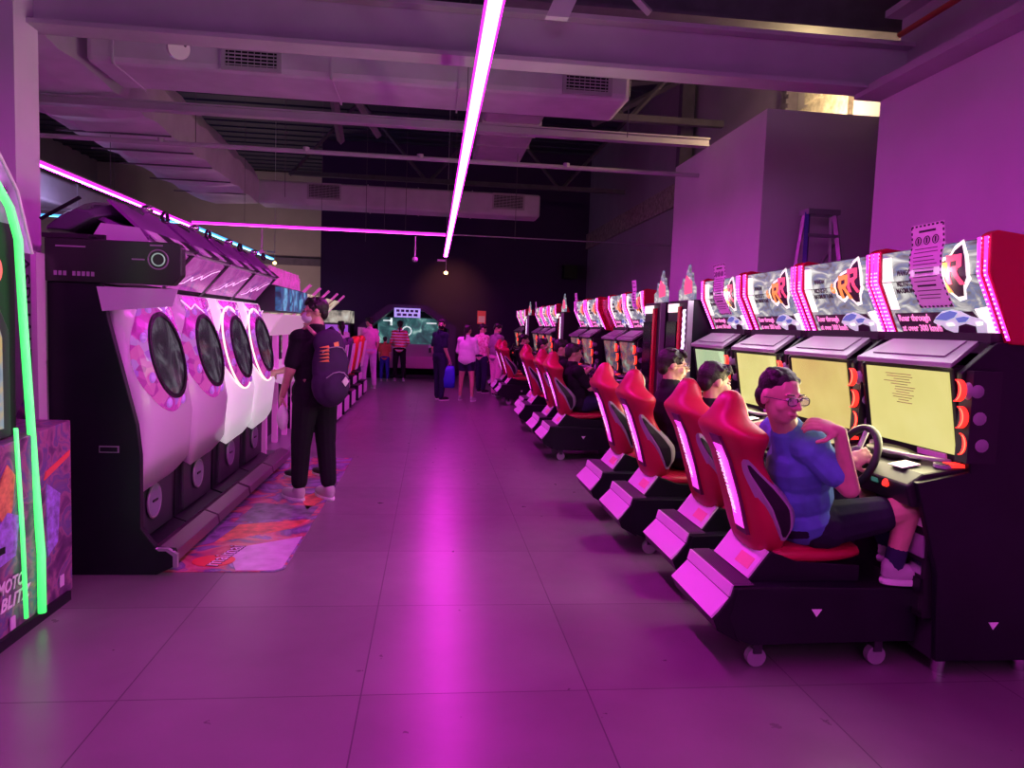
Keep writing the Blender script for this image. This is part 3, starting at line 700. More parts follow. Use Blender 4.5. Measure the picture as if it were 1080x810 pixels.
def set_mat(root, part, m_):
    """give one copy its own picture: the screen mesh is copied with another material"""
    for c in kids(root):
        if c.name.split('.')[0] == part:
            c.data = c.data.copy(); c.data.materials[0] = m_
G1 = 'racing cabinets along the right wall'; G1S = 'red driver seats facing the racing cabinets'
cab0 = racing_cabinet('nearest racing cabinet at right edge, pale yellow screen, paper notice on its sign', SCREEN_Y, G1)
cab0.location = (2.55, 3.33, 0)
seat0 = driver_seat('nearest red driver seat, holding the man in the blue shirt', G1S); seat0.location = (1.8, 3.33, 0)
CABS = [(4.15, 'racing cabinet second from the viewer, plain amber screen behind the steering wheel', SCREEN_O, 'second red driver seat from the viewer, black-haired player sitting in it', .09),
 (5.0, 'racing cabinet third from the viewer, behind the head of the man in blue', SCREEN_Y, 'third red driver seat, taken by the man with glasses in black', 0),
 (5.88, 'racing cabinet fourth from the viewer, pale green screen and paper notice above', SCREEN_G, 'empty fourth red driver seat from the viewer, at the gap', 0),
 (8.5, 'nearest racing cabinet of the second bank, beside the tall black terminals', SCREEN_D, 'nearest seat of the second bank, young player in black in it', 0),
 (9.33, 'second cabinet of the second bank, right of the red crescent lights', SCREEN_D, 'second seat of the second bank, just behind the young player', 0),
 (10.8, 'third cabinet of the second bank, beyond the red gap', SCREEN_D, 'third seat of the second bank, paler strip on its back', 0),
 (11.7, 'farthest cabinet of the second bank with a small notice on top', SCREEN_D, 'fourth and farthest seat of the second bank', .1),
 (14.4, 'nearest cabinet of the third bank, right behind the single tall terminal', SCREEN_D, 'nearest seat of the third bank', 0),
 (15.4, 'middle cabinet of the third bank with red sign', SCREEN_D, 'middle seat of the third bank', 0),
 (16.4, 'farthest cabinet of the third bank', SCREEN_D, 'farthest red seat visible in the whole row', 0),
 (19.1, 'nearer cabinet of the last bank by the dark back wall', SCREEN_D, None, 0),
 (20.1, 'farther cabinet of the last bank, end of the whole row', SCREEN_D, None, 0)]
for y, lb, scr, sl_, dx in CABS:
    c = clone(cab0, (2.55, y, 0), lb); set_mat(c, 'screen', scr)
    if sl_: clone(seat0, (1.8+dx, y, 0), sl_)
for y, c_ in ((3.33, (1, .9, .5)), (4.15, (1, .8, .4)), (5.0, (1, .9, .5)), (5.88, (.7, 1, .6))):  # extra area lights added to boost the nearest screens and signs
    area('screen_fill', (2.30, y, 1.22), (-1, -.25, -.05), .55, .36, 9, c_)
    area('sign_fill', (2.36, y, 1.95), (-1, 0, -.55), .6, .25, 6, (1, .92, .95))
# scribbled report lines on the nearest screens
for root, n in ((cab0, 12),):
    rnd = random.Random(3); g = MB((2.55, 0, 0))
    for k in range(n):
        z = 1.385-.013*k; a = -.0+rnd.uniform(.0, .06) ; w = rnd.uniform(.12, .26)*(1-.04*k); x = 2.425-(z-.985)*.08/.45-.0105
        g.box(x, x+.003, .06-a-w*.5, .06-a+w*.5, z-.0016, z+.0016)
    g.build('report_lines', mat('scribble_olive', (.35, .3, .08), .5), root)
# red spacer panels between the pairs
for y, lb in ((5.44, 'red spacer shell between third and fourth cabinets'), (10.065, 'red spacer shell in the middle of the second bank')):
    tag(MB((2.6, y, 0)).prism([(2.60, 1.55), (2.46, 1.86), (2.45, 2.0), (2.62, 2.0), (2.74, 1.8), (2.74, 1.55)], 'y', y-(.028 if y < 6 else .318), y+(.028 if y < 6 else .318)).build('spacer_shell', REDP, bevel=.01), lb, 'panel').location = (2.6, y, 0)
# tall card terminals
VIDP = mat('terminal_sign', (.95, .95, .8), .4, emit=(1, .97, .8), es=1.1)
def terminal(y, label):
    OX = (2.55, 0, 0); t = thing('card_terminal', label, 'arcade machine', (2.55, 0, 0), 'tall black card terminals')
    MB(OX).box(2.33, 2.9, -.31, .31, .0, 1.86).build('body', BLACK, t, bevel=.008)
    MB(OX).box(2.30, 2.34, -.12, -.05, .6, 1.80).build('red_trim', REDP, t, bevel=.004)
    MB(OX).box(2.30, 2.35, -.305, -.13, .45, 1.0).build('red_lower_panel', REDP, t, bevel=.01)
    MB(OX).box(2.305, 2.35, -.305, -.16, 1.0, 1.80).build('led_frame', BLACKP, t)
    g = MB(OX); n = 26; zz = [1.05+.72*k/n for k in range(n+1)]
    p = [(-.265+(.022 if k % 2 else 0), z) for k, z in enumerate(zz)] + [(-.215+(.022 if k % 2 else 0), z) for k, z in reversed(list(enumerate(zz)))]
    g.prism(p, 'x', 2.296, 2.306); g.build('zigzag_light', mat('led_white_violet', (.9, .85, 1), .4, emit=(.85, .75, 1), es=1.5), t)
    g = MB(OX); g.box(2.30, 2.35, -.325, -.31, .45, 1.85); g.build('chrome_edge', SILV, t)
    f = MB(OX).box(2.31, 2.35, .0, .26, 1.75, 1.83).build('sign', VIDP, t)
    MB(OX).box(2.31, 2.34, .01, .29, 1.0, 1.66).build('dark_display', mat('dark_glass', (.01, .01, .015), .12), t)
    # cardboard topper with red emblem
    tp = MB(OX).prism([(-.2, 1.87), (.22, 1.87), (.24, 1.96), (.16, 1.99), (.14, 2.08), (.06, 2.05), (.03, 2.14), (-.02, 2.20), (-.05, 2.10), (-.10, 2.12), (-.12, 2.04), (-.19, 1.98)], 'x', 2.40, 2.42).build('topper', ART, t)
    MB(OX).prism([(-.14, 1.93), (.04, 1.92), (.06, 2.0), (.02, 2.1), (-.06, 2.06), (-.13, 2.04)], 'x', 2.39, 2.398).build('topper_emblem', ARTR, tp)
    return t
T1 = terminal(6.4, 'tall black terminal nearest the viewer, zigzag light strip on its front'); T1.location = (2.55, 6.64, 0)
T2 = clone(T1, (2.55, 7.42, 0), 'tall black terminal second from the viewer, next to the second bank')
for c in kids(T2):
    if c.name.split('.')[0] in ('zigzag_light', 'led_frame', 'red_lower_panel'): bpy.data.objects.remove(c)
clone(T1, (2.55, 13.1, 0), 'single tall terminal between second and third banks')
clone(T1, (2.55, 17.8, 0), 'farthest tall terminal, near the back wall')
# black end block right of the first cabinet
tag(MB((3.05, 3.1, 0)).box(2.94, 3.24, 2.98, 3.8, .06, 1.5).build('equipment_box', BLACK, bevel=.01), 'black box standing between the nearest cabinet and the right wall', 'box').location = (3.05, 3.1, 0)
# paper notices hanging from the marquees
def notice(x, y, z, h, w, label, detail=True, curl=.05):
    t = thing('paper_notice', label, 'notice', (x, y, z), 'paper notices taped to cabinet signs'); OF = (x, y, z)
    n = 8; R = []
    for k in range(n+1):
        f = k/n; zz = z+h*f; xx = marquee_line(min(zz, 2.02))-.03-curl*math.sin(math.pi*f)*.3 if zz < 2.02 else marquee_line(2.02)-.03-(zz-2.02)*.12
        R.append((xx, zz))
    def sheet(y0, y1, a, b, lift, m_, nm, par, th=.002):
        q = [p for p in R if a-1e-6 <= (p[1]-z)/h <= b+1e-6]
        def X(zz):
            for p, r in zip(R, R[1:]):
                if p[1] <= zz+1e-9 <= r[1]+1e-6: return p[0]+(r[0]-p[0])*(zz-p[1])/(r[1]-p[1])
            return R[-1][0]
        zs = sorted(set([z+h*a, z+h*b]+[p[1] for p in q]))
        return MB(OF).loft([[(X(s)-lift, y0, s), (X(s)-lift, y1, s), (X(s)-lift+th, y1, s), (X(s)-lift+th, y0, s)] for s in zs]).build(nm, m_, par)
    sh = sheet(y-w/2, y+w/2, 0, 1, 0, PAPER, 'sheet', t)
    if detail:
        k = 0
        for f in [i/16 for i in range(16)]:
            for yy in (y-w/2, y+w/2-.012): sheet(yy+.002, yy+.010, f+.01, f+.04, .003, INK, 'hazard_mark', sh)
        for i in range(8):
            for a in (.005, .968): sheet(y-w/2+.01+i*w/8, y-w/2+.024+i*w/8, a, a+.02, .003, INK, 'hazard_mark', sh)
        for i in range(3):
            yc = y+w*.26-i*w*.26; zc = z+h*.80; xx = marquee_line(2.02)-.036-max(0, zc-2.02)*.12
            MB(OF).tube([(xx, yc+.02*math.cos(a), zc+.02*math.sin(a)) for a in [2*math.pi*q/18 for q in range(18)]], .0022, 5, closed=True).build('warning_circle', INK, sh)
            MB(OF).box(xx-.002, xx+.001, yc-.003, yc+.003, zc-.013, zc+.013).build('warning_figure', INK, sh)
        sheet(y-w*.25, y+w*.25, .90, .925, .003, INK, 'heading', sh)
        for f in (.70, .655, .60, .555, .51, .46, .36, .31, .20, .15, .11): sheet(y-w*(.3+.06*math.sin(f*40)), y+w*.36, f, f+.008, .003, INK, 'text_line', sh)
        for f in (.41, .25): sheet(y-w*.26, y+w*.30, f, f+.022, .003, INK, 'text_line', sh)
    else:
        for f in (.9, .75, .6, .5, .4, .3, .2): sheet(y-w*.3, y+w*.3, f, f+.02, .003, INK, 'text_line', sh)
    return t
notice(2.4, 3.29, 1.72, .405, .235, 'large hazard-striped paper notice taped over the nearest racing sign')
notice(2.4, 5.84, 1.72, .42, .235, 'hazard-striped paper notice on the fourth racing sign')
notice(2.4, 8.40, 1.82, .34, .18, 'paper notice on the second bank beside the tall terminals', False)
notice(2.4, 11.9, 1.82, .34, .2, 'paper notice on the farthest sign of the second bank', False)
notice(2.4, 16.6, 1.82, .34, .2, 'paper notice on the third bank, far away', False)
# ================================================================ left row
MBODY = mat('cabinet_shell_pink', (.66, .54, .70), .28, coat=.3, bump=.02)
MBODYW = mat('cabinet_shell_white_lit', (.92, .90, .92), .28, coat=.3, emit=(.95, .90, .95), es=.42)  # emission paints in the white light on these shells
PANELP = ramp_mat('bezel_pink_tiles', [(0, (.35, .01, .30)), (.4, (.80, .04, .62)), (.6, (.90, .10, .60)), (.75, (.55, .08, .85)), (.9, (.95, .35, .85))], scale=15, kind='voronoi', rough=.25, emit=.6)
GLASSD = ramp_mat('round_screen', [(.3, (.02, .02, .03)), (.5, (.08, .07, .11)), (.62, (.35, .35, .42)), (.72, (.10, .09, .14))], scale=4, rough=.08, emit=.25, stretch=(1, 1, .6), distortion=2)
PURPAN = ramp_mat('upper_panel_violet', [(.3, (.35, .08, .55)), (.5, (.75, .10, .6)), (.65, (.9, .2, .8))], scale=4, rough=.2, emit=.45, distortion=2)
BOLT = mat('lightning_white', (1, .8, 1), .4, emit=(1, .65, 1), es=.8)
SHELLM = mat('helmet_shell', (.10, .07, .13), .25, coat=.5)
SHELLP = mat('helmet_violet', (.24, .05, .30), .35)
CHECK = mat('panel_white_violet', (.7, .5, .75), .4)
def station(label, white, y0):
    """one washing-machine shaped rhythm game station, face towards the aisle (+x)"""
    OX = (-1.9, 0, 0); t = thing('rhythm_game_station', label, 'arcade machine', (-1.9, y0, 0), 'round-screen rhythm game stations'); Wd = .86; h = Wd/2
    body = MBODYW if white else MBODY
    # lower black body
    MB(OX).prism([(-2.2, 0.03), (-2.2, 1.72), (-1.95, 1.72), (-1.80, .9), (-1.82, .10), (-1.66, .04)], 'y', -h, h).build('lower_body', BLACK, t)
    MB(OX).box(-1.83, -1.79, -h+.1, h-.1, .12, .58).build('kick_panel', DARK, t, bevel=.01)
    sp = MB(OX).disc((-1.79, -.04, .34), (1, 0, 0), .10, .02, 28).build('floor_speaker', mat('speaker_face', (.20, .18, .26), .4), t)
    MB(OX).tube([(-1.775, -.04+.108*math.cos(a), .34+.108*math.sin(a)) for a in [2*math.pi*k/28 for k in range(28)]], .008, 6, closed=True).build('speaker_ring', SILV, sp)
    MB(OX).box(-1.772, -1.765, -.08, .0, .335, .35).build('speaker_bar', BLACK, sp)
    # bulging front shell, a loft over y
    rings = []; n = 10
    for k in range(n+1):
        u = -1+2*k/n; b = (1-u*u)**.5*.07 if abs(u) < 1 else 0; y = h*u*.985; lowz = .50+.07*abs(u)**1.5*(1 if u > 0 else -.3)
        rings.append([(-1.92, y, 1.71), (-1.86+b*.5, y, 1.70), (-1.80+b*.9, y, 1.45), (-1.735+b, y, 1.10), (-1.70+b*1.0, y, .90), (-1.70+b*.5, y, .70), (-1.71+b*.1, y, lowz), (-1.80, y, lowz+.05), (-1.85, y, 1.0)])
    MB(OX).loft(rings).build('front_shell', body, t, smooth=True)
    # glossy magenta printed panel covering the upper right of the shell
    R_ = []
    for k in range(11):
        u_ = -.62+1.5*k/10; bb = (1-u_*u_)**.5*.07; y = h*u_*.985; zl = 1.02-.10*math.cos((u_-.12)/.76*1.57) if abs((u_-.12)/.76) < 1 else 1.02
        fx = lambda zz: (-1.80+bb*.9) + ((-1.86+bb*.5)-(-1.80+bb*.9))*(zz-1.45)/.25 if zz > 1.45 else (-1.735+bb) + ((-1.80+bb*.9)-(-1.735+bb))*(zz-1.10)/.35
        R_.append([(fx(z_)+.006, y, z_) for z_ in (1.69, 1.45, 1.28, max(1.10, zl))] + [(fx(z_)-.004, y, z_) for z_ in (max(1.10, zl), 1.28, 1.45, 1.69)])
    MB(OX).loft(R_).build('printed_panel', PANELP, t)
    # round screen, tilted back; axis of the disc
    ax = Vector((1, 0, .22)).normalized(); u = Vector((0, 1, 0)); w = ax.cross(u).normalized()*-1
    c = Vector((-1.715, -.06, 1.285))
    def ring(r, lift): return [c+ax*lift+(u*math.cos(a)+w*math.sin(a))*r for a in [2*math.pi*k/40 for k in range(40)]]
    bz = MB(OX); R0, R1 = ring(.375, -.02), ring(.29, .045); R2, R3 = ring(.36, -.09), ring(.28, -.05)
    bz.loft([ring(.36, -.09), ring(.36, .0), ring(.29, .035), ring(.27, .03), ring(.27, -.06)])
    b = bz.build('screen_bezel', PANELP, t)
    MB(OX).loft([ring(.28, .022), ring(.28, .045), ring(.252, .045), ring(.252, .01)]).build('black_ring', BLACKP, b)
    MB(OX).loft([ring(.258, -.03), ring(.258, .032)]).build('round_screen', GLASSD, b)
    for k in range(8):
        a = math.pi/8+k*math.pi/4; p = c+ax*.022+(u*math.cos(a)+w*math.sin(a))*.318
        MB(OX).ell(p, .016, .034, .034).build('ring_button', mat('ring_button_blue', (.45, .2, .7), .3, emit=(.6, .2, .9), es=.3), b, smooth=True)
    if white: MB(OX).tube(ring(.366, -.0), .008, 6, closed=True).build('light_ring', mat('ring_light', (1, .9, .7), .4, emit=(1, .85, .6), es=1.2), b)
    # upper slanted violet panel with lightning, black diagonal divider
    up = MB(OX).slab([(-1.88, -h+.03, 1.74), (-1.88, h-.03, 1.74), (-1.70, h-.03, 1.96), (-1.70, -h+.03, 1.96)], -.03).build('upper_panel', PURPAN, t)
    z = [(-.33, .03), (-.2, .05), (-.12, .10), (-.09, .07), (.05, .12), (.08, .09), (.2, .15), (.33, .18)]
    MB(OX).tube([(-1.88+.82*q+.03*0+.012, y, 1.74+q) for y, q in z], .003, 5).build('lightning', BOLT, up)
    MB(OX).slab([(-1.915, h-.04, 1.70), (-1.915, h+.02, 1.70), (-1.66, h+.02, 1.99), (-1.66, h-.04, 1.99)], -.05).build('divider', BLACKP, t)
    MB(OX).slab([(-1.84, -.3, 1.60), (-1.84, .3, 1.60), (-1.88, .3, 1.68), (-1.88, -.3, 1.68)], .05).build('card_ledge', body, t)
    MB(OX).tube([(-1.80, -.34, 1.66), (-1.775, -.2, 1.60), (-1.78, -.1, 1.64), (-1.75, .05, 1.57), (-1.76, .2, 1.63)], .005, 5).build('lightning', BOLT, t)
    # helmet on top
    H = []
    for k in range(9):
        u2 = -1+2*k/8; s = (1-abs(u2)**2.5*.45); y = u2*(h+.02)
        pr = [(-2.32, 2.03), (-2.30, 2.07), (-2.18, 2.19), (-2.04, 2.28), (-1.90, 2.275), (-1.84, 2.20), (-1.95, 2.12), (-2.10, 2.02)]
        cx, cz_ = -2.08, 2.03
        H.append([(cx+(x-cx)*s, y, cz_+(zz-cz_)*s) for x, zz in pr])
    hm = MB(OX).loft(H).build('helmet_shell', SHELLM, t, bevel=.01)
    MB(OX).slab([(-2.0, -h+.06, 2.17), (-2.0, h-.06, 2.17), (-1.66, h-.02, 2.00), (-1.66, -h+.02, 2.00)], .03).build('visor_plate', SHELLP, hm)
    MB(OX).slab([(-1.90, -h+.06, 2.265), (-1.90, h-.06, 2.265), (-1.665, h-.02, 2.02), (-1.665, -h+.02, 2.02)], .02).build('visor_plate', SHELLP, hm)
    for k in range(4):
        y = -h+.06+k*.19; MB(OX).slab([(-1.640, y, 1.985), (-1.640, y+.19, 1.985), (-1.71, y+.19, 2.055), (-1.71, y, 2.055)], .012).build('checker_patch', CHECK if k % 2 == 0 else BLACKP, hm)
    MB(OX).prism([(-1.99, 1.97), (-1.66, 1.97), (-1.72, 2.07), (-1.93, 2.09)], 'y', -h+.02, h-.02).build('speaker_wedge', CHECK, hm)
    g = MB(OX)
    for (a, b2) in (((-2.27, 2.10), (-2.05, 2.27)), ((-2.2, 2.04), (-1.98, 2.2))):
        g.tube([(a[0], -h+.045, a[1]+.0), (b2[0], -h+.04, b2[1]-.01)], .012, 6)
    g.build('shell_rib', BLACKP, hm)
    MB(OX).ell((-1.76, -.18, 2.235), .035, .05, .03).build('camera_pod', CHROME, hm, smooth=True)
    MB(OX).tube([(-1.70, -.05+.05*math.cos(a), 2.2+.035*math.sin(a)) for a in [2*math.pi*k/16 for k in range(16)]], .012, 6, closed=True).build('camera_hoop', BLACKP, hm)
    for o_ in [hm]+kids(hm):
        for v_ in o_.data.vertices:
            if v_.co.z > 1.97: v_.co.z = 1.97+(v_.co.z-1.97)*.84
    # header beam
    MB(OX).box(-2.2, -1.9, -h, h, 1.72, 2.0).build('header', BLACKP, t)
    # front rail
    MB(OX).prism([(-1.66, .05), (-1.66, .13), (-1.60, .155), (-1.51, .12), (-1.50, .06), (-1.53, .04)], 'y', -h+.004, h-.004).build('foot_rail', mat('rail_metal', (.22, .13, .2), .3, metal=.7), t, bevel=.004)
    for y in (-h+.12, h-.12): MB(OX).disc((-1.6, y, 0), (0, 0, 1), .03, .06, 10).build('foot', DARK, t)
    return t
s0 = station('nearest pink rhythm station with round dark screen, black side wall beside it', False, 4.87)
clone(s0, (-1.9, 5.75, 0), 'second rhythm station from the viewer, pink shell')
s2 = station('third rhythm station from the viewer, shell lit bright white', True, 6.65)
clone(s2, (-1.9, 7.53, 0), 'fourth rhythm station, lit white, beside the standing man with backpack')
# side wall of the rhythm machines: big black panel and header box at the near end
GRN = mat('header_dark_green', (.02, .035, .022), .3)
t = thing('cabinet_end_panel', 'tall black end panel of the rhythm machines with two slot handles', 'panel', (-1.9, 4.41, 0)); OF = t.location
MB(OF).prism([(-2.14, .0), (-2.19, .5), (-2.19, 1.72), (-1.90, 1.72), (-1.86, 1.5), (-1.71, .90), (-1.69, .72), (-1.69, .28), (-1.60, .16), (-1.50, .15), (-1.48, .06), (-1.60, .0)], 'y', 4.38, 4.43).build('panel', BLACK, t, bevel=.004)
for x in (-2.15, -1.86):
    f = MB(OF).box(x-.055, x+.055, 4.374, 4.385, .735, .775).build('slot_handle', GREY, t)
    MB(OF).box(x-.048, x+.048, 4.370, 4.379, .742, .768).build('slot', BLACK, f)
MB(OF).prism([(-1.475, .05), (-1.475, .13), (-1.53, .165), (-1.60, .165), (-1.58, .15), (-1.54, .15), (-1.50, .12), (-1.50, .05)], 'y', 4.36, 4.39).build('rail_cap', GREY, t)
hd = MB(OF).prism([(-2.19, 1.72), (-2.19, 1.965), (-1.47, 1.965), (-1.45, 1.94), (-1.45, 1.78), (-1.50, 1.72)], 'y', 4.36, 4.44).build('header_box', GRN, t, bevel=.006)
MB(OF).box(-2.20, -1.95, 4.355, 4.44, 1.965, 1.99).build('header_lid', BLACKP, hd)
cc_ = (-1.575, 4.356, 1.865)
for r_, w_, mm in ((.055, .004, GREY), (.035, .004, mat('ring_green', (.3, .5, .35), .4, emit=(.4, .7, .5), es=.4))):
    MB(OF).tube([(cc_[0]+r_*math.cos(a), cc_[1], cc_[2]+r_*math.sin(a)) for a in [2*math.pi*k/28 for k in range(28)]], w_, 6, closed=True).build('ring_emblem', mm, hd)
DEC = mat('decal_grey', (.35, .3, .38), .5)
for x0, x1, z in ((-2.13, -1.97, 1.92), (-1.72, -1.65, 1.862), (-1.62, -1.55, 1.945)): MB(OF).box(x0, x1, 4.356, 4.361, z-.004, z+.004).build('decal_line', DEC, hd)
for k in range(9): MB(OF).box(-2.14+k*.025, -2.124+k*.025, 4.356, 4.361, 1.755, 1.78).build('decal_block', DEC, hd) if k not in (3,) else None
MB(OF).slab([(-1.92, 4.374, 1.70), (-1.47, 4.36, 1.70), (-1.50, 4.365, 1.60), (-1.89, 4.374, 1.56)], .01).build('ledge_plate', MBODY, t)
# printed floor mat
MATM = ramp_mat('floor_mat_print', [(.0, (.10, .05, .18)), (.34, (.16, .10, .25)), (.42, (.34, .22, .48)), (.47, (.15, .10, .26)), (.53, (.55, .10, .16)), (.57, (.65, .22, .25)), (.60, (.20, .14, .34)), (.68, (.46, .38, .58))], scale=2.2, rough=.22, detail=5, distortion=1.2)
mt_ = thing('floor_mat', 'glossy printed floor mat in red and violet below the rhythm machines', 'mat', (-1.2, 6.3, 0)); OF = mt_.location
MB(OF).prism([(-1.60, 4.42), (-.92, 4.42), (-.875, 4.47), (-.86, 8.2), (-1.60, 8.2)], 'z', .001, .005).build('mat_sheet', MATM, mt_)
MB(OF).prism([(-1.16, 4.44), (-.93, 4.44), (-.89, 4.48), (-.885, 5.15), (-1.22, 4.92), (-1.28, 4.75)], 'z', .005, .007).build('lilac_field', mat('mat_lilac', (.62, .42, .70), .25, var=.15, vscale=10), mt_)
g = MB(OF); g.prism([(-1.34+.13*math.cos(a), 4.62+.11*math.sin(a)) for a in [2*math.pi*k/28 for k in range(28)]], 'z', .005, .008); lg = g.build('red_emblem', mat('mat_red', (.85, .06, .08), .3), mt_)
text_mesh('maimai', .16, INK, 'lettering', lg, (-1.30, 4.72, .0085), (.15, .9, 0), (-.9, .15, 0), .0006, off=OF, width=.42, bold=.004)
text_mesh('maimai', .15, PAPER, 'lettering', lg, (-1.30, 4.72, .0095), (.15, .9, 0), (-.9, .15, 0), .0006, off=OF, width=.40)
for p in (((-1.45, 5.0), (-1.0, 5.35), (-.9, 5.6), (-1.4, 5.45)), ((-1.4, 7.1), (-.98, 7.3), (-.95, 7.5), (-1.42, 7.45)), ((-.98, 5.9), (-.88, 6.3), (-.9, 6.7), (-1.1, 6.3))):
    MB(OF).prism(list(p), 'z', .005, .0065).build('red_field', mat('mat_red_field', (.75, .12, .10), .3, var=.5, vscale=12), mt_)
MB(OF).prism([(-1.45, 5.5), (-.92, 5.7), (-.9, 6.0), (-1.42, 6.1)], 'z', .005, .0065).build('dark_field', mat('mat_grey_field', (.18, .14, .24), .25, var=.5, vscale=9), mt_)
# ---------------------------------------------------------------- green-tube motorbike game at the left edge
GT = mat('green_tube', (.3, 1, .5), .3, emit=(.03, 1, .13), es=1.25)
ARTM = ramp_mat('bike_art', [(.25, (.03, .01, .05)), (.42, (.16, .05, .18)), (.5, (.40, .14, .28)), (.57, (.12, .09, .30)), (.66, (.30, .12, .22)), (.75, (.6, .3, .15))], scale=5, rough=.35, detail=5, distortion=1.5)
t = thing('motorbike_game', 'bike game cabinet at the left edge outlined by a glowing green tube', 'arcade machine', (-2.1, 3.5, 0)); OF = t.location
MB(OF).prism([(2.8, .04), (4.06, .04), (4.06, .97), (3.72, .95), (2.8, .90)], 'x', -2.55, -1.92).build('lower_body', ARTM, t, bevel=.006)
MB(OF).box(-2.5, -1.90, 2.8, 4.0, .0, .05).build('plinth', BLACK, t)
MB(OF).prism([(2.8, .92), (3.68, .95), (3.70, 1.95), (2.8, 1.95)], 'x', -2.5, -1.99).build('upper_body', BLACKP, t)
sg = MB(OF).prism([(2.8, 1.83), (3.86, 1.83), (3.74, 2.12), (3.44, 2.42), (2.8, 2.5)], 'x', -2.1, -2.0).build('sign_board', mat('sign_board', (.45, .45, .62), .3, var=.6, vscale=5), t)
MB(OF).tube([(-1.995, 3.86, 1.83), (-1.995, 3.74, 2.12), (-1.995, 3.44, 2.42)], .007, 6).build('sign_edge', PAPER, sg)
for k, (y, z) in enumerate(((3.55, 2.2), (3.62, 2.1))): MB(OF).disc((-2.0, y, z), (1, 0, 0), .02, .015, 14).build('sign_stud', CHROME, sg)
tb = [(-1.895, 3.70, .05), (-1.90, 3.71, .35), (-1.92, 3.70, .75), (-1.93, 3.69, 1.05), (-1.945, 3.675, 1.5), (-1.95, 3.655, 1.88), (-1.955, 3.60, 2.02), (-1.96, 3.50, 2.12), (-1.96, 3.35, 2.19), (-1.96, 3.1, 2.22), (-1.96, 2.85, 2.22)]
MB(OF).tube(tb, .019, 10).build('glowing_tube', GT, t, smooth=True)
MB(OF).tube([(-1.895, 3.56, .08), (-1.905, 3.56, .5), (-1.915, 3.54, 1.0)], .010, 8).build('glowing_tube', GT, t, smooth=True)
g = MB(OF); g.prism([(2.8, .95), (3.60, .95), (3.60, 1.45), (3.5, 1.60), (2.8, 1.60)], 'x', -1.99, -1.965); g.build('screen_frame', DARK, t, bevel=.01)
MB(OF).prism([(2.8, 1.0), (3.52, 1.0), (3.52, 1.42), (3.46, 1.56), (2.8, 1.56)], 'x', -1.965, -1.955).build('screen', ramp_mat('bike_screen', [(.3, (.1, .2, .4)), (.5, (.4, .5, .6)), (.6, (.85, .6, .2)), (.7, (.8, .8, .7))], scale=6, emit=.6), t)
dd = MB(OF)
for i in range(10):
    for j in range(13): dd.box(-1.99, -1.98, 3.36+.018*i, 3.372+.018*i, 1.87+.018*j, 1.882+.018*j)
dd.build('dot_display', mat('dot_green', (.7, .95, .4), .4, emit=(.55, .9, .25), es=1.0), t)
MB(OF).disc((-1.99, 3.50, 1.73), (1, 0, 0), .07, .015, 24).build('red_speaker', mat('speaker_red', (.9, .15, .12), .4, emit=(1, .12, .10), es=.8, bump=.3, bscale=200), t)
rb = MB(OF); rb.prism([(3.44, .55), (3.50, .62), (3.53, .78), (3.47, .84), (3.42, .78), (3.38, .66)], 'x', -1.92, -1.915)
rb.build('rider_picture', mat('rider_orange', (.85, .35, .12), .4, var=.4, vscale=30), t)
MB(OF).prism([(3.36, .38), (3.52, .40), (3.56, .58), (3.46, .62), (3.38, .56)], 'x', -1.92, -1.914).build('rider_picture', mat('rider_violet', (.35, .22, .75), .4, var=.4, vscale=30), t)
MB(OF).prism([(3.78, .70), (4.03, .78), (4.04, .81), (3.80, .74)], 'x', -1.92, -1.914).build('red_streak', mat('streak_red', (.9, .12, .1), .4), t)
MB(OF).prism([(3.80, .3), (3.9, .35), (3.93, .6), (3.80, .68)], 'x', -1.92, -1.914).build('rider_picture', MATS['rider_violet'], t)
text_mesh('MOTO', .085, PAPER, 'lettering', t, (-1.913, 3.47, .275), (0, 1, 0), (0, 0, 1), .001, off=OF, shear=.3, width=.22, bold=.002)
text_mesh('BLITZ', .085, PAPER, 'lettering', t, (-1.913, 3.50, .195), (0, 1, 0), (0, 0, 1), .001, off=OF, shear=.3, width=.25, bold=.002)
for y, z in ((3.48, .06), (3.93, .10)): MB(OF).box(-1.915, -1.91, y-.02, y+.02, z, z+.06).build('sticker', mat('sticker_lilac', (.8, .5, .85), .5), t)
MB(OF).box(-1.915, -1.91, 3.38, 3.43, .44, .47).build('coin_slot', BLACK, t)
# silver machine behind it
t = thing('driving_game', 'silver cabinet side with rotated lettering behind the green-lit machine', 'arcade machine', (-2.3, 4.2, 0)); OF = t.location
MB(OF).box(-2.68, -2.215, 4.27, 4.36, .0, 1.88).build('side_panel', SILV, t, bevel=.01)
MB(OF).box(-2.215, -2.185, 4.265, 4.355, .0, 1.87).build('edge_panel', mat('edge_pink', (.75, .5, .75), .4), t)
MB(OF).prism([(-2.68, .05), (-2.217, .05), (-2.217, 1.15), (-2.33, .9), (-2.68, .95)], 'y', 4.262, 4.272).build('lower_art', ARTM, t)
text_mesh('ASPHALT', .075, INK, 'lettering', t, (-2.248, 4.266, 1.55), (0, 0, -1), (1, 0, 0), .001, off=OF, width=.60)

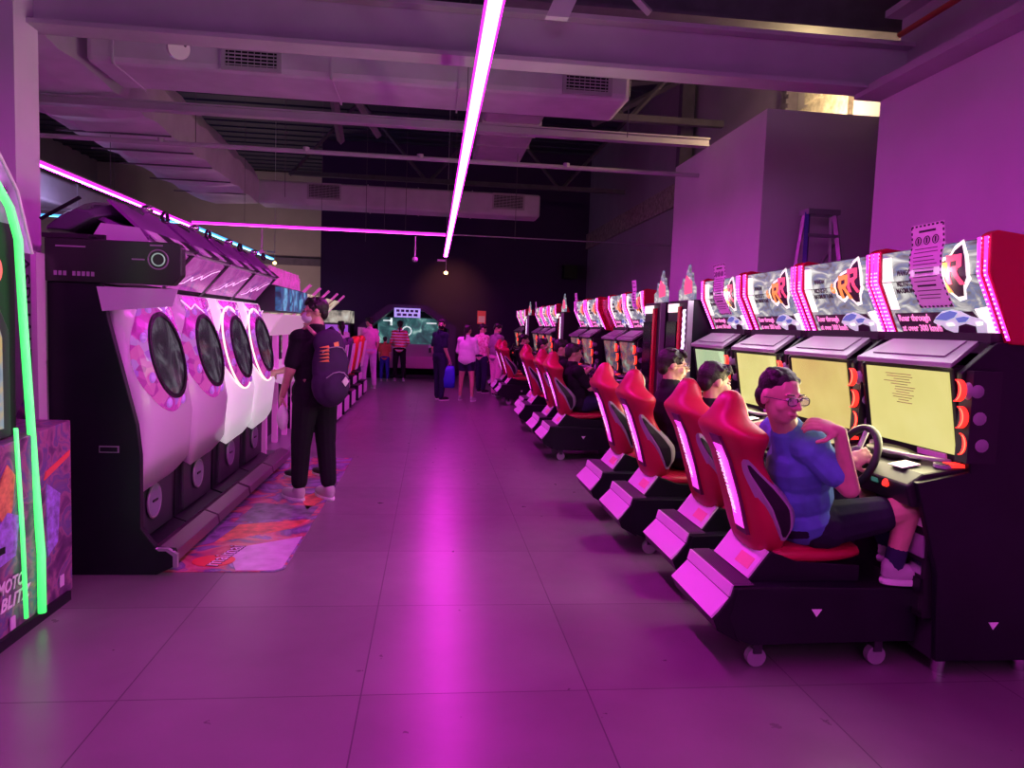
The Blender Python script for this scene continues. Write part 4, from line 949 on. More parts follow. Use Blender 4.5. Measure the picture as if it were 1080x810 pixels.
# ---------------------------------------------------------------- other games beyond the rhythm stations
CRN = mat('crown_pink', (.8, .25, .65), .35, emit=(.9, .15, .6), es=.25)
t = thing('music_game', 'music game with blue picture screens under a pink spiky crown', 'arcade machine', (-2.1, 9.0, 0)); OF = t.location
MB(OF).box(-2.8, -2.0, 8.1, 9.85, .0, 1.36).build('body', DARK, t)
MB(OF).prism([(-2.8, 1.36), (-1.78, 1.36), (-1.62, 1.60), (-2.8, 1.64)], 'y', 8.08, 9.88).build('canopy', mat('canopy_white', (.7, .55, .68), .3, emit=(.9, .6, .7), es=.3), t, bevel=.02)
BSM = ramp_mat('blue_screen', [(.35, (.01, .02, .08)), (.5, (.03, .14, .38)), (.62, (.2, .6, .95))], scale=6, emit=.7, distortion=1)
for k in range(3):
    y = 8.4+k*.58; MB(OF).box(-1.72, -1.66, y-.26, y+.26, 1.645, 1.90).build('picture_screen', BSM, t)
    MB(OF).box(-2.4, -1.72, y-.28, y+.28, 1.63, 1.92).build('screen_case', DARK, t)
    for q in (-.2, 0, .2): MB(OF).prism([(y+q-.09, 1.93), (y+q+.09, 1.93), (y+q+.05, 2.09), (y+q, 2.0), (y+q-.06, 2.13)], 'x', -1.80, -1.76).build('crown_spike', CRN, t)
for k in range(4):
    y = 8.14+k*.56; MB(OF).box(-1.86, -1.80, y-.035, y+.035, .0, 1.37).build('pink_post', mat('post_pink', (.8, .3, .75), .35, emit=(.9, .15, .7), es=.12), t)
MB(OF).slab([(-2.0, 8.15, .95), (-2.0, 9.8, .95), (-1.62, 9.8, .82), (-1.62, 8.15, .82)], -.08).build('play_deck', mat('deck_white', (.8, .7, .8), .3, emit=(.8, .6, .8), es=.15), t)
MB(OF).box(-2.0, -1.60, 8.15, 9.8, .0, .09).build('floor_stage', SILV, t)
# left seat row: dark bucket seats, then orange-red ones
DV = mat('dark_violet_vinyl', (.055, .02, .09), .4)
OR = mat('orange_red_vinyl', (.95, .10, .03), .4)
def left_racer(label, y, vinyl, grp='seat machines of the far left row'):
    OX = (-1.7, y, 0); t = thing('kart_game', label, 'arcade machine', OX, grp)
    g = MB(OX); g.prism([(-2.9, .0), (-2.9, 1.75), (-2.6, 1.9), (-2.5, 1.45), (-2.55, 1.0), (-2.3, .85), (-2.3, .6), (-2.5, .5), (-2.5, .0)], 'y', y-.4, y+.4); g.build('cabinet', DARK, t, bevel=.01)
    MB(OX).slab([(-2.5, y-.33, 1.0), (-2.5, y+.33, 1.0), (-2.45, y+.33, 1.42), (-2.45, y-.33, 1.42)], .02).build('screen', SCREEN_D, t)
    MB(OX).tube([(-2.2, y+.14*math.cos(a), .95+.14*math.sin(a)) for a in [2*math.pi*k/20 for k in range(20)]], .018, 6, closed=True).build('steering_wheel', BLACKP, t)
    # pedestal with plates
    MB(OX).box(-2.5, -1.42, y-.28, y+.28, .0, .30).build('pedestal', BLACK, t)
    for k, (x, z0, z1) in enumerate(((-1.40, .05, .28), (-1.51, .32, .46))): MB(OX).box(x-.02, x, y-.25, y+.25, z0, z1).build('kick_plate', STEPW, t)
    MB(OX).box(-1.95, -1.53, y-.2, y+.2, .30, .48).build('seat_base', BLACK, t)
    rings = []
    for z, a, b, w in ((.50, -1.80, -1.60, .17), (.62, -1.80, -1.54, .22), (.78, -1.76, -1.50, .23), (.95, -1.70, -1.45, .22), (1.10, -1.68, -1.42, .25), (1.20, -1.62, -1.42, .20), (1.27, -1.58, -1.45, .10)):
        rings.append([((a+b)/2+(b-a)/2*math.cos(q), y+w*math.sin(q), z) for q in [2*math.pi*k/14 for k in range(14)]])
    bk = MB(OX).loft(rings).build('backrest', vinyl, t, smooth=True, sub=1)
    for s in (-1, 1): MB(OX).tube([(-1.50, y+s*.13, .60), (-1.435, y+s*.15, 1.0), (-1.42, y+s*.12, 1.15)], .014, 6).build('white_piping', PAPER, bk)
    MB(OX).slab([(-2.15, y-.2, .48), (-2.15, y+.2, .48), (-1.6, y+.2, .48), (-1.6, y-.2, .48)], .08).build('cushion', vinyl, t, bevel=.02)
    # tilted marquee blades
    MB(OX).slab([(-2.45, y-.36, 1.62), (-2.45, y+.36, 1.62), (-2.05, y+.36, 1.98), (-2.05, y-.36, 1.98)], .03).build('sign', ramp_mat('sign_cream', [(.35, (.5, .2, .2)), (.5, (.95, .7, .5)), (.65, (1, .9, .8))], scale=5, emit=.6), t)
    MB(OX).slab([(-2.5, y+.37, 1.55), (-2.5, y+.42, 1.55), (-1.95, y+.42, 2.12), (-1.95, y+.37, 2.12)], .04).build('sign_blade', CRN, t)
    return t
k0 = left_racer('nearest seat machine of the far left row, dark violet seat', 10.35, DV)
for y, lb in ((11.35, 'second seat machine of the far left row, dark seat'), (12.35, 'third seat machine of the far left row, dark seat'), (13.4, 'fourth seat machine of the far left row, dark seat')):
    clone(k0, (-1.7, y, 0), lb)
k1 = left_racer('orange-red seat machine in front of the person in pink', 14.6, OR)
clone(k1, (-1.7, 15.7, 0), 'farthest orange-red seat machine of the left row')

# ---------------------------------------------------------------- big shooting cabinet before the back wall
t = thing('shooting_game', 'large dark cinema cabinet with hexagonal hood and lit sign by the back wall', 'arcade machine', (-.7, 21.2, 0)); OF = t.location
HEX = [(-2.1, .0), (-2.1, 1.42), (-1.25, 2.08), (-.15, 2.08), (.68, 1.5), (.68, .0)]
HEX2 = [(-1.85, .0), (-1.85, 1.35), (-1.15, 1.92), (-.25, 1.92), (.45, 1.42), (.45, .0)]
g = MB(OF)
for a, b in zip(range(5), range(1, 6)):
    g.prism([HEX[a], HEX[b], HEX2[b], HEX2[a]], 'y', 20.6, 21.9)
g.build('hood', mat('hood_violet', (.06, .03, .09), .4), t)
MB(OF).prism(HEX, 'y', 21.9, 22.0).build('back_panel', BLACK, t)
MB(OF).box(-1.60, .22, 21.55, 21.62, .95, 1.72).build('screen', ramp_mat('shooting_screen', [(.3, (.01, .04, .05)), (.48, (.03, .12, .13)), (.58, (.10, .32, .30)), (.68, (.6, .85, .8))], scale=2.4, emit=.7, distortion=1.5), t)
g = MB(OF); g.box(-.18, .12, 21.53, 21.55, 1.56, 1.60); g.box(-1.45, -1.2, 21.53, 21.55, 1.60, 1.64); g.box(-1.24, -1.18, 21.53, 21.55, 1.48, 1.70); g.build('screen_marks', mat('mark_white', (.8, .9, .9), .4, emit=(.8, .9, .9), es=.8), t)
MB(OF).tube([(-.75+.13*math.cos(a), 21.54, 1.33+.13*math.sin(a)) for a in [2*math.pi*k/20 for k in range(20)]], .02, 6, closed=True).build('screen_target', MATS['mark_white'], t)
sg = MB(OF).box(-1.08, -.35, 20.5, 20.6, 1.72, 1.98).build('sign', mat('sign_violet', (.6, .5, .95), .4, emit=(.42, .35, .9), es=.9), t)
for k in range(5): MB(OF).box(-1.02+k*.13, -.93+k*.13, 20.49, 20.5, 1.87, 1.94).build('sign_letter', mat('sign_dark', (.1, .04, .2), .4), sg)
for k in range(4): MB(OF).box(-1.0+k*.155, -.89+k*.155, 20.49, 20.5, 1.76, 1.83).build('sign_letter', MATS['sign_dark'], sg)
MB(OF).prism([(20.3, .3), (20.3, .62), (20.9, .95), (21.5, .95), (21.5, .3)], 'x', -1.2, .3).build('console', mat('console_pink', (.6, .2, .45), .4), t, bevel=.02)
for x in (-.75, -.05):
    gn = MB(OF).box(x-.05, x+.05, 20.15, 20.6, .88, .98).build('toy_gun', WHITE, t, bevel=.015)
    MB(OF).box(x-.03, x+.03, 20.15, 20.22, .76, .9).build('grip', BLACKP, gn)
MB(OF).box(-1.9, .5, 20.3, 21.9, .0, .12).build('platform', BLACK, t)
for x in (-1.98,): MB(OF).box(x-.1, x+.1, 20.55, 20.6, .4, 1.4).build('side_light', mat('side_light', (.5, .2, .4), .4, emit=(.6, .12, .4), es=.35), t)
# purple lit panel machine in the far left corner
t = thing('prize_machine', 'glowing violet machine in the far left corner of the hall', 'arcade machine', (-2.9, 21, 0)); OF = t.location
MB(OF).box(-3.3, -2.3, 20.5, 21.6, 0, 1.5).build('body', DARK, t)
MB(OF).box(-3.25, -2.35, 20.46, 20.5, .6, 1.45).build('lit_panel', mat('lit_violet', (.4, .15, .6), .4, emit=(.35, .08, .6), es=.7), t)
MB(OF).box(-3.3, -2.3, 20.4, 21.6, 1.5, 1.85).build('sign', ramp_mat('corner_sign', [(.4, (.1, .1, .1)), (.55, (.7, .6, .5)), (.7, (.95, .95, .85))], scale=4, emit=.6), t)
# ================================================================ people
def vox(o, size, sm=4, f=.6):
    r = o.modifiers.new('remesh', 'REMESH'); r.mode = 'VOXEL'; r.voxel_size = size; r.use_smooth_shade = True
    s = o.modifiers.new('smooth', 'SMOOTH'); s.factor = f; s.iterations = sm
    return o
V = Vector
def rotz(a): return Matrix.Rotation(a, 3, 'Z')
def hand(mb, wr, d, nrm, s=1, curl=.5, thumb=1, fine=True):
    """wr wrist, d direction of the palm, nrm palm normal (side the fingers curl to), thumb = +1/-1 side"""
    d = V(d).normalized(); nrm = V(nrm); nrm = (nrm-d*nrm.dot(d)).normalized(); sd = d.cross(nrm)*thumb
    R = Matrix((sd, d, nrm)).transposed()
    c = V(wr)+d*.05*s
    mb.ell(c, .040*s, .052*s, .017*s, R); mb.cap(wr, V(wr)+d*.03*s, .026*s, .025*s)
    for k, (off, L) in enumerate(((.029, .070), (.010, .078), (-.010, .072), (-.028, .058))):
        p = V(wr)+d*.088*s+sd*off*s; a = 0; q = p
        for j, f in enumerate((.45, .32, .23)):
            a += curl*(.9 if j else .6); e = q+(d*math.cos(a)+nrm*math.sin(a))*L*f*s
            mb.cap(q, e, (.0092-.0008*j)*s, (.0086-.0008*j)*s, 8); q = e
    p = V(wr)+d*.03*s+sd*.03*s; e = p+(d*.55+sd*.6+nrm*.45).normalized()*.042*s; e2 = e+(d*.75+sd*.15+nrm*(.4+.4*curl)).normalized()*.032*s
    mb.cap(p, e, .013*s, .0105*s, 8); mb.cap(e, e2, .0105*s, .009*s, 8)
def person(label, base, J, look, shirt=None, pants=None, shoe=None, hair='short', voxel=.009, s=1.0, sleeve=.75, pantlen=1.0, hcol=None, curl=(.4, .4), hands=None, fat=1.0, group=None, glasses=False, mask=None, skinm=None, dress=False, tilt=(0, 0), shirt_low=0, sock=None, fringe=True, shoescale=1.0):
    """J: joints in world space: pel, chest, neck, head, shL elL wrL shR elR wrR hipL knL anL toL hipR knR anR toR"""
    t = thing('person', label, 'person', base, group); OF = V(base); J = {k: V(v) for k, v in J.items()}
    sk = skinm or SKIN
    b = MB(OF); F = fat
    lk = V(look).normalized(); rt = lk.cross(V((0, 0, 1))).normalized(); upv = rt.cross(lk).normalized()
    HR = Matrix((rt, lk, upv)).transposed(); hc = J['head']
    H = lambda x, y, z: hc + HR @ (V((x, y, z))*s)
    # torso
    tr = (J['shL']-J['shR']).normalized(); tu = (J['neck']-J['pel']).normalized(); tf = tr.cross(tu)*-1
    TR = Matrix((tr, tf, tu)).transposed()
    def torso(mb, g):
        mb.ell(J['chest'], (.165*F+g)*s, (.115*F+g)*s, (.19+g)*s, TR); mb.ell((J['chest']+J['pel'])/2, (.150*F+g)*s, (.115*F+g)*s, (.17+g)*s, TR)
        mb.ell(J['pel'], (.165*F+g)*s, (.12*F+g)*s, (.13+g)*s, TR)
        mb.cap(J['shL'], J['shR'], (.062+g)*s, (.062+g)*s); mb.cap(J['chest'], J['neck'], (.09+g)*s, (.055+g)*s)
    torso(b, 0)
    b.cap(J['neck']-tu*.02*s, hc-upv*.03*s-lk*.012*s, .056*s*F, .052*s)
    for S in 'LR':
        b.cap(J['sh'+S], J['el'+S], .048*s*F, .039*s*F); b.cap(J['el'+S], J['wr'+S], .038*s*F, .026*s)
        b.cap(J['hip'+S], J['kn'+S], .085*s*F, .055*s*F); b.cap(J['kn'+S], J['an'+S], .052*s*F, .034*s)
        km = J['kn'+S].lerp(J['an'+S], .28); cb = (J['kn'+S]-J['an'+S]).normalized()
        b.ell(km, .05*s, .05*s, .10*s, cb.to_track_quat('Z', 'Y').to_matrix())
        b.cap(J['an'+S], J['to'+S], .034*s, .026*s)
        hd = (hands or {}).get(S)
        dd = (J['wr'+S]-J['el'+S]).normalized()
        if hd: hand(b, J['wr'+S], hd[0], hd[1], s, hd[2], hd[3])
        else: hand(b, J['wr'+S], dd, (-tr if S == 'L' else tr)*1+tf*.4, s, curl[0], 1 if S == 'L' else -1)
    # head with features
    b.ell(H(0, -.012, .025), .073*s, .092*s, .088*s, HR); b.ell(H(0, .022, -.03), .060*s, .066*s, .078*s, HR); b.ell(H(0, .045, -.075), .034*s, .034*s, .030*s, HR)
    b.cap(H(0, .083, .014), H(0, .110, -.022), .010*s, .014*s, 8); b.ell(H(0, .096, -.028), .022*s, .016*s, .011*s, HR)
    b.ell(H(0, .086, -.054), .026*s, .012*s, .007*s, HR); b.ell(H(0, .084, -.067), .022*s, .013*s, .008*s, HR)
    for q in (-1, 1):
        b.ell(H(q*.030, .078, .022), .020*s, .012*s, .008*s, HR); b.ell(H(q*.075, -.012, -.004), .009*s, .020*s, .032*s, HR); b.ell(H(q*.042, .055, -.028), .022*s, .024*s, .022*s, HR)
    body = vox(b.build('body', sk, t, smooth=True), voxel, 3, .5)
    # eyes, brows
    for q in (-1, 1):
        e = MB(OF).ell(H(q*.030, .080, .006), .015*s, .010*s, .0075*s, HR).build('eye', mat('eye_white', (.75, .7, .7), .2), t, smooth=True)
        MB(OF).ell(H(q*.030, .0885, .006), .0065*s, .003*s, .0065*s, HR).build('iris', mat('iris', (.02, .012, .01), .2), e)
        MB(OF).cap(H(q*.016, .090, .026), H(q*.046, .082, .027), .0035*s, .0025*s, 6).build('eyebrow', hcol or HAIR, t)
    MB(OF).cap(H(-.020, .0925, -.060), H(.020, .0925, -.060), .0035*s, .0035*s, 6).build('lips', mat('lips', (.35, .10, .10), .5), t)
    # hair
    h = MB(OF); hm = hcol or HAIR
    if fringe: h.ell(H(0, -.022, .040), .082*s, .094*s, .086*s, HR)
    else: h.ell(H(0, -.022, .052), .076*s, .088*s, .074*s, HR); h.ell(H(0, -.05, .0), .079*s, .06*s, .06*s, HR)
    rnd = random.Random(label)
    for k in range(26):
        a = rnd.uniform(-2.4, 2.4) if fringe else rnd.uniform(-1.9, 1.9); z = rnd.uniform(.03 if fringe else .075, .11); y = -math.cos(a)*.075; x = math.sin(a)*.078*math.sqrt(max(0, 1-((z-.03)/.12)**2))
        h.cap(H(x*.7, y*.8-.01, z), H(x*1.12+rnd.uniform(-.01, .01), y-.0, z+rnd.uniform(-.02, .02)), .018*s, .008*s, 6) if fringe else h.ell(H(x*.85, y*.75, z-.006), .022*s, .024*s, .018*s, HR, 8, 6)
    if fringe:
      for k in range(7): x = -.054+.018*k; h.cap(H(x*.8, .05, .105), H(x+.006, .078, .07-rnd.uniform(0, .014)), .016*s, .007*s, 6)
    if hair == 'short': h.ell(H(0, -.065, -.01), .066*s, .042*s, .06*s, HR)
    if hair == 'long':
        h.ell(H(0, -.07, -.03), .078*s, .05*s, .09*s, HR); h.cap(H(0, -.07, -.03), H(0, -.085, -.24), .055*s, .03*s)
    if hair == 'tail':
        h.ell(H(0, -.065, .0), .068*s, .045*s, .07*s, HR); h.cap(H(0, -.095, .05), H(0, -.125, -.20), .032*s, .018*s)
    vox(h.build('hair', hm, t, smooth=True), max(.006, voxel*.9), 1)
    # clothes
    if shirt:
        c = MB(OF); torso(c, .020)
        if dress or shirt_low: c.ell(J['pel']+tu*.02*s, (.182*F+.02)*s, (.14*F+.015)*s, (.13+shirt_low)*s, TR); c.ell((J['chest']+J['pel'])/2, (.188*F)*s, (.14*F)*s, .26*s, TR)
        for S in 'LR':
            e = J['sh'+S].lerp(J['el'+S], min(1, sleeve)); c.cap(J['sh'+S], e, .064*s*F, (.060 if sleeve < 1 else .052)*s*F)
            if sleeve > 1: c.cap(J['el'+S], J['el'+S].lerp(J['wr'+S], sleeve-1), .050*s, .040*s)
        o = vox(c.build('shirt', shirt, t, smooth=True), voxel, 2, .5)
    if pants:
        c = MB(OF); c.ell(J['pel'], (.172*F+.012)*s, (.130*F+.012)*s, .125*s, TR); c.cap(J['hipL'].lerp(J['knL'], .08), J['hipR'].lerp(J['knR'], .08), .105*s*F, .105*s*F)
        for S in 'LR':
            hp, kn, an = J['hip'+S], J['kn'+S], J['an'+S]
            if pantlen <= 1: c.cap(hp, hp.lerp(kn, pantlen), .100*s*F, .078*s*F)
            else:
                c.cap(hp, kn, .100*s*F, .076*s*F); e = kn.lerp(an, pantlen-1); c.cap(kn, e, .074*s*F, .060*s*F)
        vox(c.build('trousers' if pantlen > 1.3 else 'shorts', pants, t, smooth=True), voxel, 2, .5)
    if shoe:
        for S in 'LR':
            an, to = J['an'+S], J['to'+S]; d = (to-an); d.z = 0; d.normalize(); sdv = d.cross(V((0, 0, 1)))
            z0 = min(an.z, to.z)-.035*s; R = Matrix((sdv, d, V((0, 0, 1)))).transposed()
            q = s*shoescale; c = MB(OF); cc = (an+to)/2+d*.01; c.ell(V((cc.x, cc.y, z0+.045*s)), .045*q, .125*q, .042*q, R); c.ell(V((an.x, an.y, z0+.075*s)), .04*q, .055*q, .055*q, R)
            so_ = vox(c.build('shoe', shoe, t, smooth=True), .007, 2)
            g = MB(OF); rings = []
            for zz, k in ((0, .96), (.012, 1.0), (.026, .97)):
                rings.append([V((cc.x, cc.y, z0+zz*s)) + R @ V((.046*k*q*math.cos(a), .128*k*q*math.sin(a), 0)) for a in [2*math.pi*i_/20 for i_ in range(20)]])
            g.loft(rings).build('sole', WHITE, so_)
            if sock: MB(OF).cap(an+(J['kn'+S]-an)*.05, an+(J['kn'+S]-an)*.28, .042*s, .044*s).build('sock', sock, t, smooth=True)
    if glasses:
        gm = mat('glasses_frame', (.03, .02, .03), .3)
        g = MB(OF)
        for q in (-1, 1):
            g.tube([H(q*.032+.026*math.copysign(abs(math.cos(a))**.6, math.cos(a)), .104, .002+.0155*math.copysign(abs(math.sin(a))**.6, math.sin(a))) for a in [2*math.pi*k/20 for k in range(20)]], .0021*s, 6, closed=True)
            g.tube([H(q*.056, .103, .006), H(q*.080, .05, .006), H(q*.082, -.01, .0)], .0018*s, 6)
        g.tube([H(-.007, .104, .006), H(.007, .104, .006)], .0018*s, 6)
        gl = g.build('glasses', gm, t)
        for q in (-1, 1): MB(OF).disc(H(q*.031, .1035, .003), lk, .024*s, .001, 20).build('lens', mat('lens_glass', (.8, .8, .85), .05, alpha=.22), gl)
    if mask:
        c = MB(OF); c.ell(H(0, .052, -.045), .062*s, .062*s, .052*s, HR)
        vox(c.build('face_mask', mask, t, smooth=True), .008, 2)
    return t, H, J
def standing(label, x, y, face, height=1.7, arms=None, legs_apart=.11, step=.05, look=None, **kw):
    """upright figure; face = heading angle (0 looks to +y, positive turns to the left)"""
    k = height/1.7; R = rotz(face); B = V((x, y, 0))
    P = lambda a, b, c: B + R @ (V((a, b, c))*k)
    J = dict(pel=P(0, 0, .93), chest=P(0, 0, 1.22), neck=P(0, -.005, 1.43), head=P(0, .02, 1.585))
    J['shL'] = P(-.155, 0, 1.36); J['shR'] = P(.155, 0, 1.36)
    J['hipL'] = P(-.085, 0, .90); J['hipR'] = P(.085, 0, .90); J['knL'] = P(-.09-legs_apart*.2, .02+step*.4, .49); J['knR'] = P(.09+legs_apart*.2, .02-step*.4, .49)
    J['anL'] = P(-.09-legs_apart*.3, step, .08); J['anR'] = P(.09+legs_apart*.3, -step, .08)
    J['toL'] = P(-.10-legs_apart*.35, step+.14, .035); J['toR'] = P(.10+legs_apart*.35, -step+.14, .035)
    A = dict(elL=(-.21, -.03, 1.10), wrL=(-.20, .07, .87), elR=(.21, -.03, 1.10), wrR=(.20, .07, .87))
    A.update(arms or {})
    for q, v in A.items(): J[q] = P(*v)
    lkd = R @ V(look or (0, 1, -.05))
    return person(label, (x, y, 0), J, lkd, s=k, **kw)
def cloth(name, c, var=.12): return mat(name, c, .85, var=var, vscale=9, bump=.35, bscale=14, spec=.2)
NAVY = cloth('navy_cloth', (.02, .022, .06)); BLK = cloth('black_cloth', (.012, .011, .016)); BLUE = cloth('blue_cloth', (.11, .26, .56), .2)
WHT = cloth('white_cloth', (.85, .8, .85)); PNK = cloth('pink_cloth', (.85, .42, .62)); DKS = cloth('dark_shorts_cloth', (.02, .022, .04))
SHB = mat('shoe_black', (.02, .02, .025), .5); SHW = mat('shoe_white', (.5, .46, .5), .5)

# --- man in the blue shirt, nearest driver seat
B0 = V((1.85, 3.33, 0))
J = dict(pel=(1.83, 3.28, .665), chest=(1.745, 3.18, .93), neck=(1.625, 3.08, 1.12), head=(1.535, 3.0, 1.285),
    shR=(1.69, 2.99, 1.065), elR=(1.83, 2.90, .90), wrR=(1.755, 2.88, 1.15), shL=(1.70, 3.34, 1.08), elL=(1.93, 3.37, .91), wrL=(2.00, 3.21, .955),
    hipR=(1.86, 3.19, .655), knR=(2.235, 3.07, .765), anR=(2.19, 3.08, .485), toR=(2.31, 3.08, .445), hipL=(1.86, 3.38, .655), knL=(2.24, 3.44, .77), anL=(2.40, 3.42, .48), toL=(2.52, 3.42, .44))
person('man in a blue T-shirt and glasses sitting in the nearest seat, looking back', (1.85, 3.33, .45), J, (.30, -.93, -.12), shirt=BLUE, pants=DKS, shoe=SHW, voxel=.0055, s=1.05, fat=1.08, sleeve=.62, pantlen=.68, glasses=True, sock=cloth('sock_navy', (.03, .03, .08)), fringe=False,
    hands={'R': ((-.85, .12, .30), (.1, .6, -.75), .6, 1), 'L': ((.75, -.1, .35), (.35, .75, -.2), .85, -1)})
# --- black haired player, second seat, mostly hidden
def driver(label, y, dx=0, look=(1, -.1, -.1), s=1.0, dz=0, shirt=BLK, arm_in=0, pants=NAVY, **kw):
    X = dx; P = lambda a, b, c: (a+X, y+b, c+dz)
    J = dict(pel=P(1.80, 0, .665), chest=P(1.73, 0, .93), neck=P(1.69, 0, 1.12), head=P(1.70, 0, 1.265), shR=P(1.73, -.17, 1.05), elR=P(1.88, -.20, .86), wrR=P(2.03, -.13, .98),
        shL=P(1.73, .17, 1.05), elL=P(1.88, .20, .86), wrL=P(2.03, .13, .98), hipR=P(1.84, -.09, .65), knR=P(2.20, -.12, .77), anR=P(2.38, -.10, .46), toR=P(2.5, -.10, .43),
        hipL=P(1.84, .09, .65), knL=P(2.20, .12, .77), anL=P(2.38, .10, .46), toL=P(2.5, .10, .43))
    hh = {'R': ((.35, .3, .25), (.8, .5, -.1), .8, 1), 'L': ((.35, -.3, .25), (.8, -.5, -.1), .8, -1)}
    return person(label, (1.8+X, y, .45), J, look, shirt=shirt, pants=pants, shoe=SHB, s=s, hands=hh, **kw)
driver('black-haired player seen only by the head between the two nearest seats', 4.15, .0, look=(.95, .15, -.15), shirt=BLK, voxel=.008, dz=.0)
driver('man with short dark hair, glasses and black T-shirt in the third seat', 5.0, .03, look=(1, -.08, -.05), shirt=BLK, voxel=.008, glasses=True, fat=1.12, dz=.05, s=1.04)
driver('young player in a black T-shirt turning the wheel, nearest of the second bank', 8.5, .0, look=(1, .1, -.1), voxel=.010)
driver('player half hidden behind the young player of the second bank', 9.33, .0, voxel=.012, dz=.03)
driver('dark-haired player far down the row, third seat of the second bank', 11.7, .12, voxel=.012)
driver('dark-haired player in the third bank, near the people standing', 14.4, .15, voxel=.012, dz=.04)
# --- standing man with backpack at the rhythm games
st, H, J = standing('man in black T-shirt, face mask and glasses with a big backpack, back to viewer', -.98, 6.25, .7, 1.74, look=(-.85, .5, -.05), shirt=BLK, pants=BLK, shoe=SHW, pantlen=1.80, voxel=.006, shoescale=1.2, glasses=True, mask=mat('mask_white', (.75, .7, .78), .7), fat=1.12,
    arms=dict(elL=(-.235, .0, 1.10), wrL=(-.23, .12, .90), elR=(.25, .02, 1.10), wrR=(.27, .2, .96)), legs_apart=.06, step=.06)
R = rotz(.7); Bm = V((-.98, 6.25, 0)); kk = 1.74/1.7
PW = lambda a, b, c: Bm + R @ (V((a, b, c))*kk)
PACK = cloth('backpack_violet_black', (.045, .022, .07))
t = thing('backpack', 'large dark violet backpack with small orange wing print worn by the standing man', 'backpack', PW(.03, -.2, .95)); OF = t.location
g = MB(OF)
for a, b, c, rx, ry, rz in ((.0, -.22, 1.14, .165, .09, .25), (.0, -.23, 1.0, .17, .105, .19), (.0, -.19, 1.33, .14, .075, .12), (.0, -.29, .98, .125, .06, .13)): g.ell(PW(a, b, c), rx*kk, ry*kk, rz*kk, R)
bp_ = vox(g.build('pack_body', PACK, t, smooth=True), .010, 3)
for sx_ in (-1, 1):
    g = MB(OF); g.tube([PW(sx_*.10+.0, -.15, 1.40), PW(sx_*.11, -.06, 1.455), PW(sx_*.125, .06, 1.42), PW(sx_*.14, .115, 1.30), PW(sx_*.15, .08, 1.12), PW(sx_*.14, -.08, 1.02)], .016, 8); g.build('shoulder_strap', PACK if sx_ > 0 else cloth('strap_lit_tan', (.55, .33, .28)), t, smooth=True)  # left strap painted tan as if catching light
MB(OF).tube([PW(-.11, -.275, 1.26), PW(-.06, -.30, 1.30), PW(0, -.312, 1.31), PW(.06, -.30, 1.30), PW(.11, -.275, 1.26)], .005, 6).build('zip', GREY, bp_)
MB(OF).tube([PW(-.10, -.325, 1.06), PW(-.05, -.345, 1.10), PW(0, -.352, 1.11), PW(.05, -.345, 1.10), PW(.10, -.325, 1.06)], .005, 6).build('zip', GREY, bp_)
def patch(pts_, m_, nm): MB(OF).slab([PW(*p) for p in pts_], .006).build(nm, m_, bp_)
patch([(.06, -.356, 1.07), (.095, -.350, 1.03), (.06, -.356, .99), (.025, -.358, 1.03)], mat('patch_white', (.7, .65, .7), .6), 'diamond_patch')
ow = mat('wing_orange', (.9, .35, .10), .6)
for k in range(5): patch([(-.135, -.27, 1.30-.028*k), (-.075, -.312, 1.32-.028*k), (-.07, -.316, 1.30-.028*k)], ow, 'wing_print')
patch([(-.03, -.315, 1.34), (.01, -.318, 1.35), (.015, -.32, 1.315), (-.025, -.318, 1.31)], ow, 'small_print')
# white bag in his left hand
c = MB(J['wrL']); w_ = J['wrL']; c.ell(w_+V((.0, .0, -.20)), .05, .04, .11); vox(c.build('plastic_bag', WHT, smooth=True), .008).location = J['wrL']
o = bpy.data.objects['plastic_bag']; tag(o, 'small white plastic bag hanging from the hand of the man with backpack', 'bag')
# --- woman beyond him, reaching to the machine
standing('woman with long dark hair in black reaching towards the fourth rhythm station', -1.14, 7.15, .9, 1.62, look=(-.2, .9, -.25), hair='long', shirt=BLK, pants=NAVY, pantlen=.6, shoe=SHB, voxel=.008, arms=dict(elL=(-.20, .16, 1.12), wrL=(-.17, .36, 1.08), elR=(.2, .1, 1.08), wrR=(.1, .25, 1.15)))
# --- people at the back
standing('man in navy T-shirt and black face mask holding a blue bag in the aisle', .17, 14.75, -.9, 1.66, look=(.35, -.35, .0), shirt=NAVY, pants=NAVY, shoe=SHB, pantlen=1.95, voxel=.010, mask=mat('mask_black', (.01, .01, .012), .8), arms=dict(elR=(.20, -.02, 1.08), wrR=(.18, .12, .84)))
t = thing('carrier_bag', 'blue carrier bag hanging beside the man in navy', 'bag', (.33, 14.7, .4)); OF = t.location
g = MB(OF).loft([[(.36+w*math.copysign(abs(math.cos(a))**.5, math.cos(a)), 14.66+d_*math.copysign(abs(math.sin(a))**.6, math.sin(a)), z) for a in [2*math.pi*k/16 for k in range(16)]] for z, w, d_ in ((.27, .10, .05), (.29, .125, .075), (.45, .135, .08), (.62, .12, .06), (.72, .10, .03))])
g.build('bag_body', mat('bag_blue', (.03, .03, .65), .5), t, smooth=True)
MB(OF).tube([(.30, 14.66, .72), (.31, 14.67, .84), (.36, 14.66, .86), (.41, 14.66, .72)], .006, 6).build('bag_handle', mat('bag_blue', (0, 0, 0)), t)
standing('woman in loose white top and navy shorts with dark hair down her back', .72, 14.7, -.35, 1.56, look=(.3, 1, 0), hair='tail', shirt=WHT, pants=NAVY, pantlen=.45, shoe=SHW, voxel=.010, fat=1.06, sleeve=.95, shirt_low=.03, legs_apart=.22, arms=dict(elL=(-.22, .04, 1.10), wrL=(-.12, .2, 1.05), elR=(.22, .04, 1.10), wrR=(.12, .2, 1.05)))
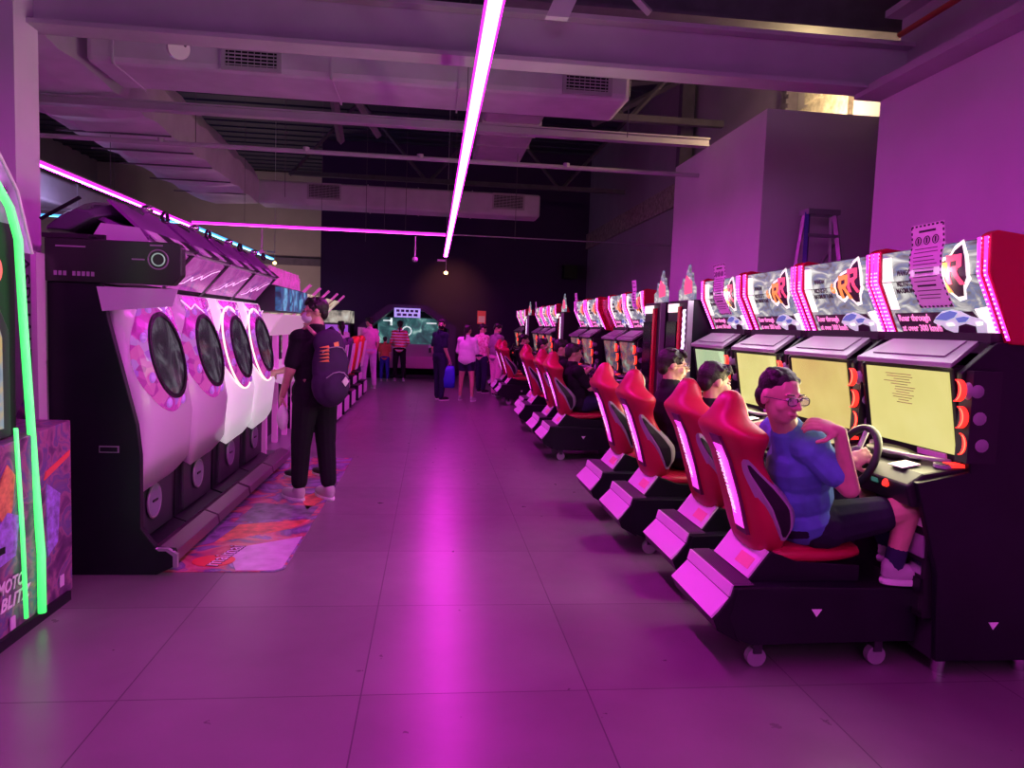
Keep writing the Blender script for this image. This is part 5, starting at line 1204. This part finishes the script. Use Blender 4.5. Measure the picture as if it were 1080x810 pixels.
STRP = bpy.data.materials.new('red_white_stripes'); STRP.use_nodes = True; nt = STRP.node_tree; bb = nt.nodes['Principled BSDF']
tc = nt.nodes.new('ShaderNodeTexCoord'); sp = nt.nodes.new('ShaderNodeSeparateXYZ'); nt.links.new(tc.outputs['Object'], sp.inputs[0])
mm = nt.nodes.new('ShaderNodeMath'); mm.operation = 'MULTIPLY'; mm.inputs[1].default_value = 13; nt.links.new(sp.outputs[2], mm.inputs[0])
fr_ = nt.nodes.new('ShaderNodeMath'); fr_.operation = 'FRACT'; nt.links.new(mm.outputs[0], fr_.inputs[0]); gt = nt.nodes.new('ShaderNodeMath'); gt.operation = 'GREATER_THAN'; gt.inputs[1].default_value = .5; nt.links.new(fr_.outputs[0], gt.inputs[0])
mx = nt.nodes.new('ShaderNodeMix'); mx.data_type = 'RGBA'; nt.links.new(gt.outputs[0], mx.inputs['Factor']); mx.inputs['A'].default_value = (.75, .02, .04, 1); mx.inputs['B'].default_value = (.9, .8, .8, 1); nt.links.new(mx.outputs['Result'], bb.inputs['Base Color'])
standing('woman in red and white striped sweater and black trousers, back to viewer', -.86, 19.4, 0, 1.62, hair='tail', shirt=STRP, pants=BLK, pantlen=1.9, shoe=SHW, voxel=.012, sleeve=1.8, arms=dict(elL=(-.24, .02, 1.10), wrL=(-.18, .2, 1.0), elR=(.24, .02, 1.10), wrR=(.18, .2, 1.0)))
standing('child in orange top and blue trousers beside the striped sweater', -1.24, 19.3, 0, 1.18, shirt=cloth('rust_cloth', (.55, .16, .08)), pants=cloth('blue_trousers_cloth', (.03, .04, .3)), pantlen=1.9, shoe=SHW, voxel=.012)
standing('person in pink and white top with light trousers behind the orange seats', -1.45, 17.0, .5, 1.66, look=(-.4, 1, -.3), shirt=PNK, pants=cloth('pale_trousers', (.7, .5, .75)), pantlen=1.9, shoe=SHW, voxel=.012, arms=dict(elL=(-.2, .12, 1.12), wrL=(-.1, .3, 1.1)))
standing('woman with long dark hair in white top at the far left row', -2.05, 16.6, .6, 1.55, hair='long', shirt=WHT, pants=NAVY, pantlen=1.8, shoe=SHB, voxel=.012)
standing('person in patterned pink shirt and navy trousers near the end of the seat row', 1.15, 16.6, -.8, 1.60, look=(.5, .6, -.4), shirt=ramp_mat('pink_pattern_cloth', [(.45, (.7, .25, .35)), (.52, (.85, .6, .6))], scale=20, rough=.8), pants=NAVY, pantlen=1.9, shoe=SHB, voxel=.012)
standing('person in grey top and light pink trousers at the end of the seat row', 1.43, 15.9, -1.0, 1.62, look=(.6, .5, -.4), shirt=cloth('mauve_cloth', (.3, .2, .28)), pants=PNK, pantlen=1.95, shoe=SHB, voxel=.012, fat=1.1)
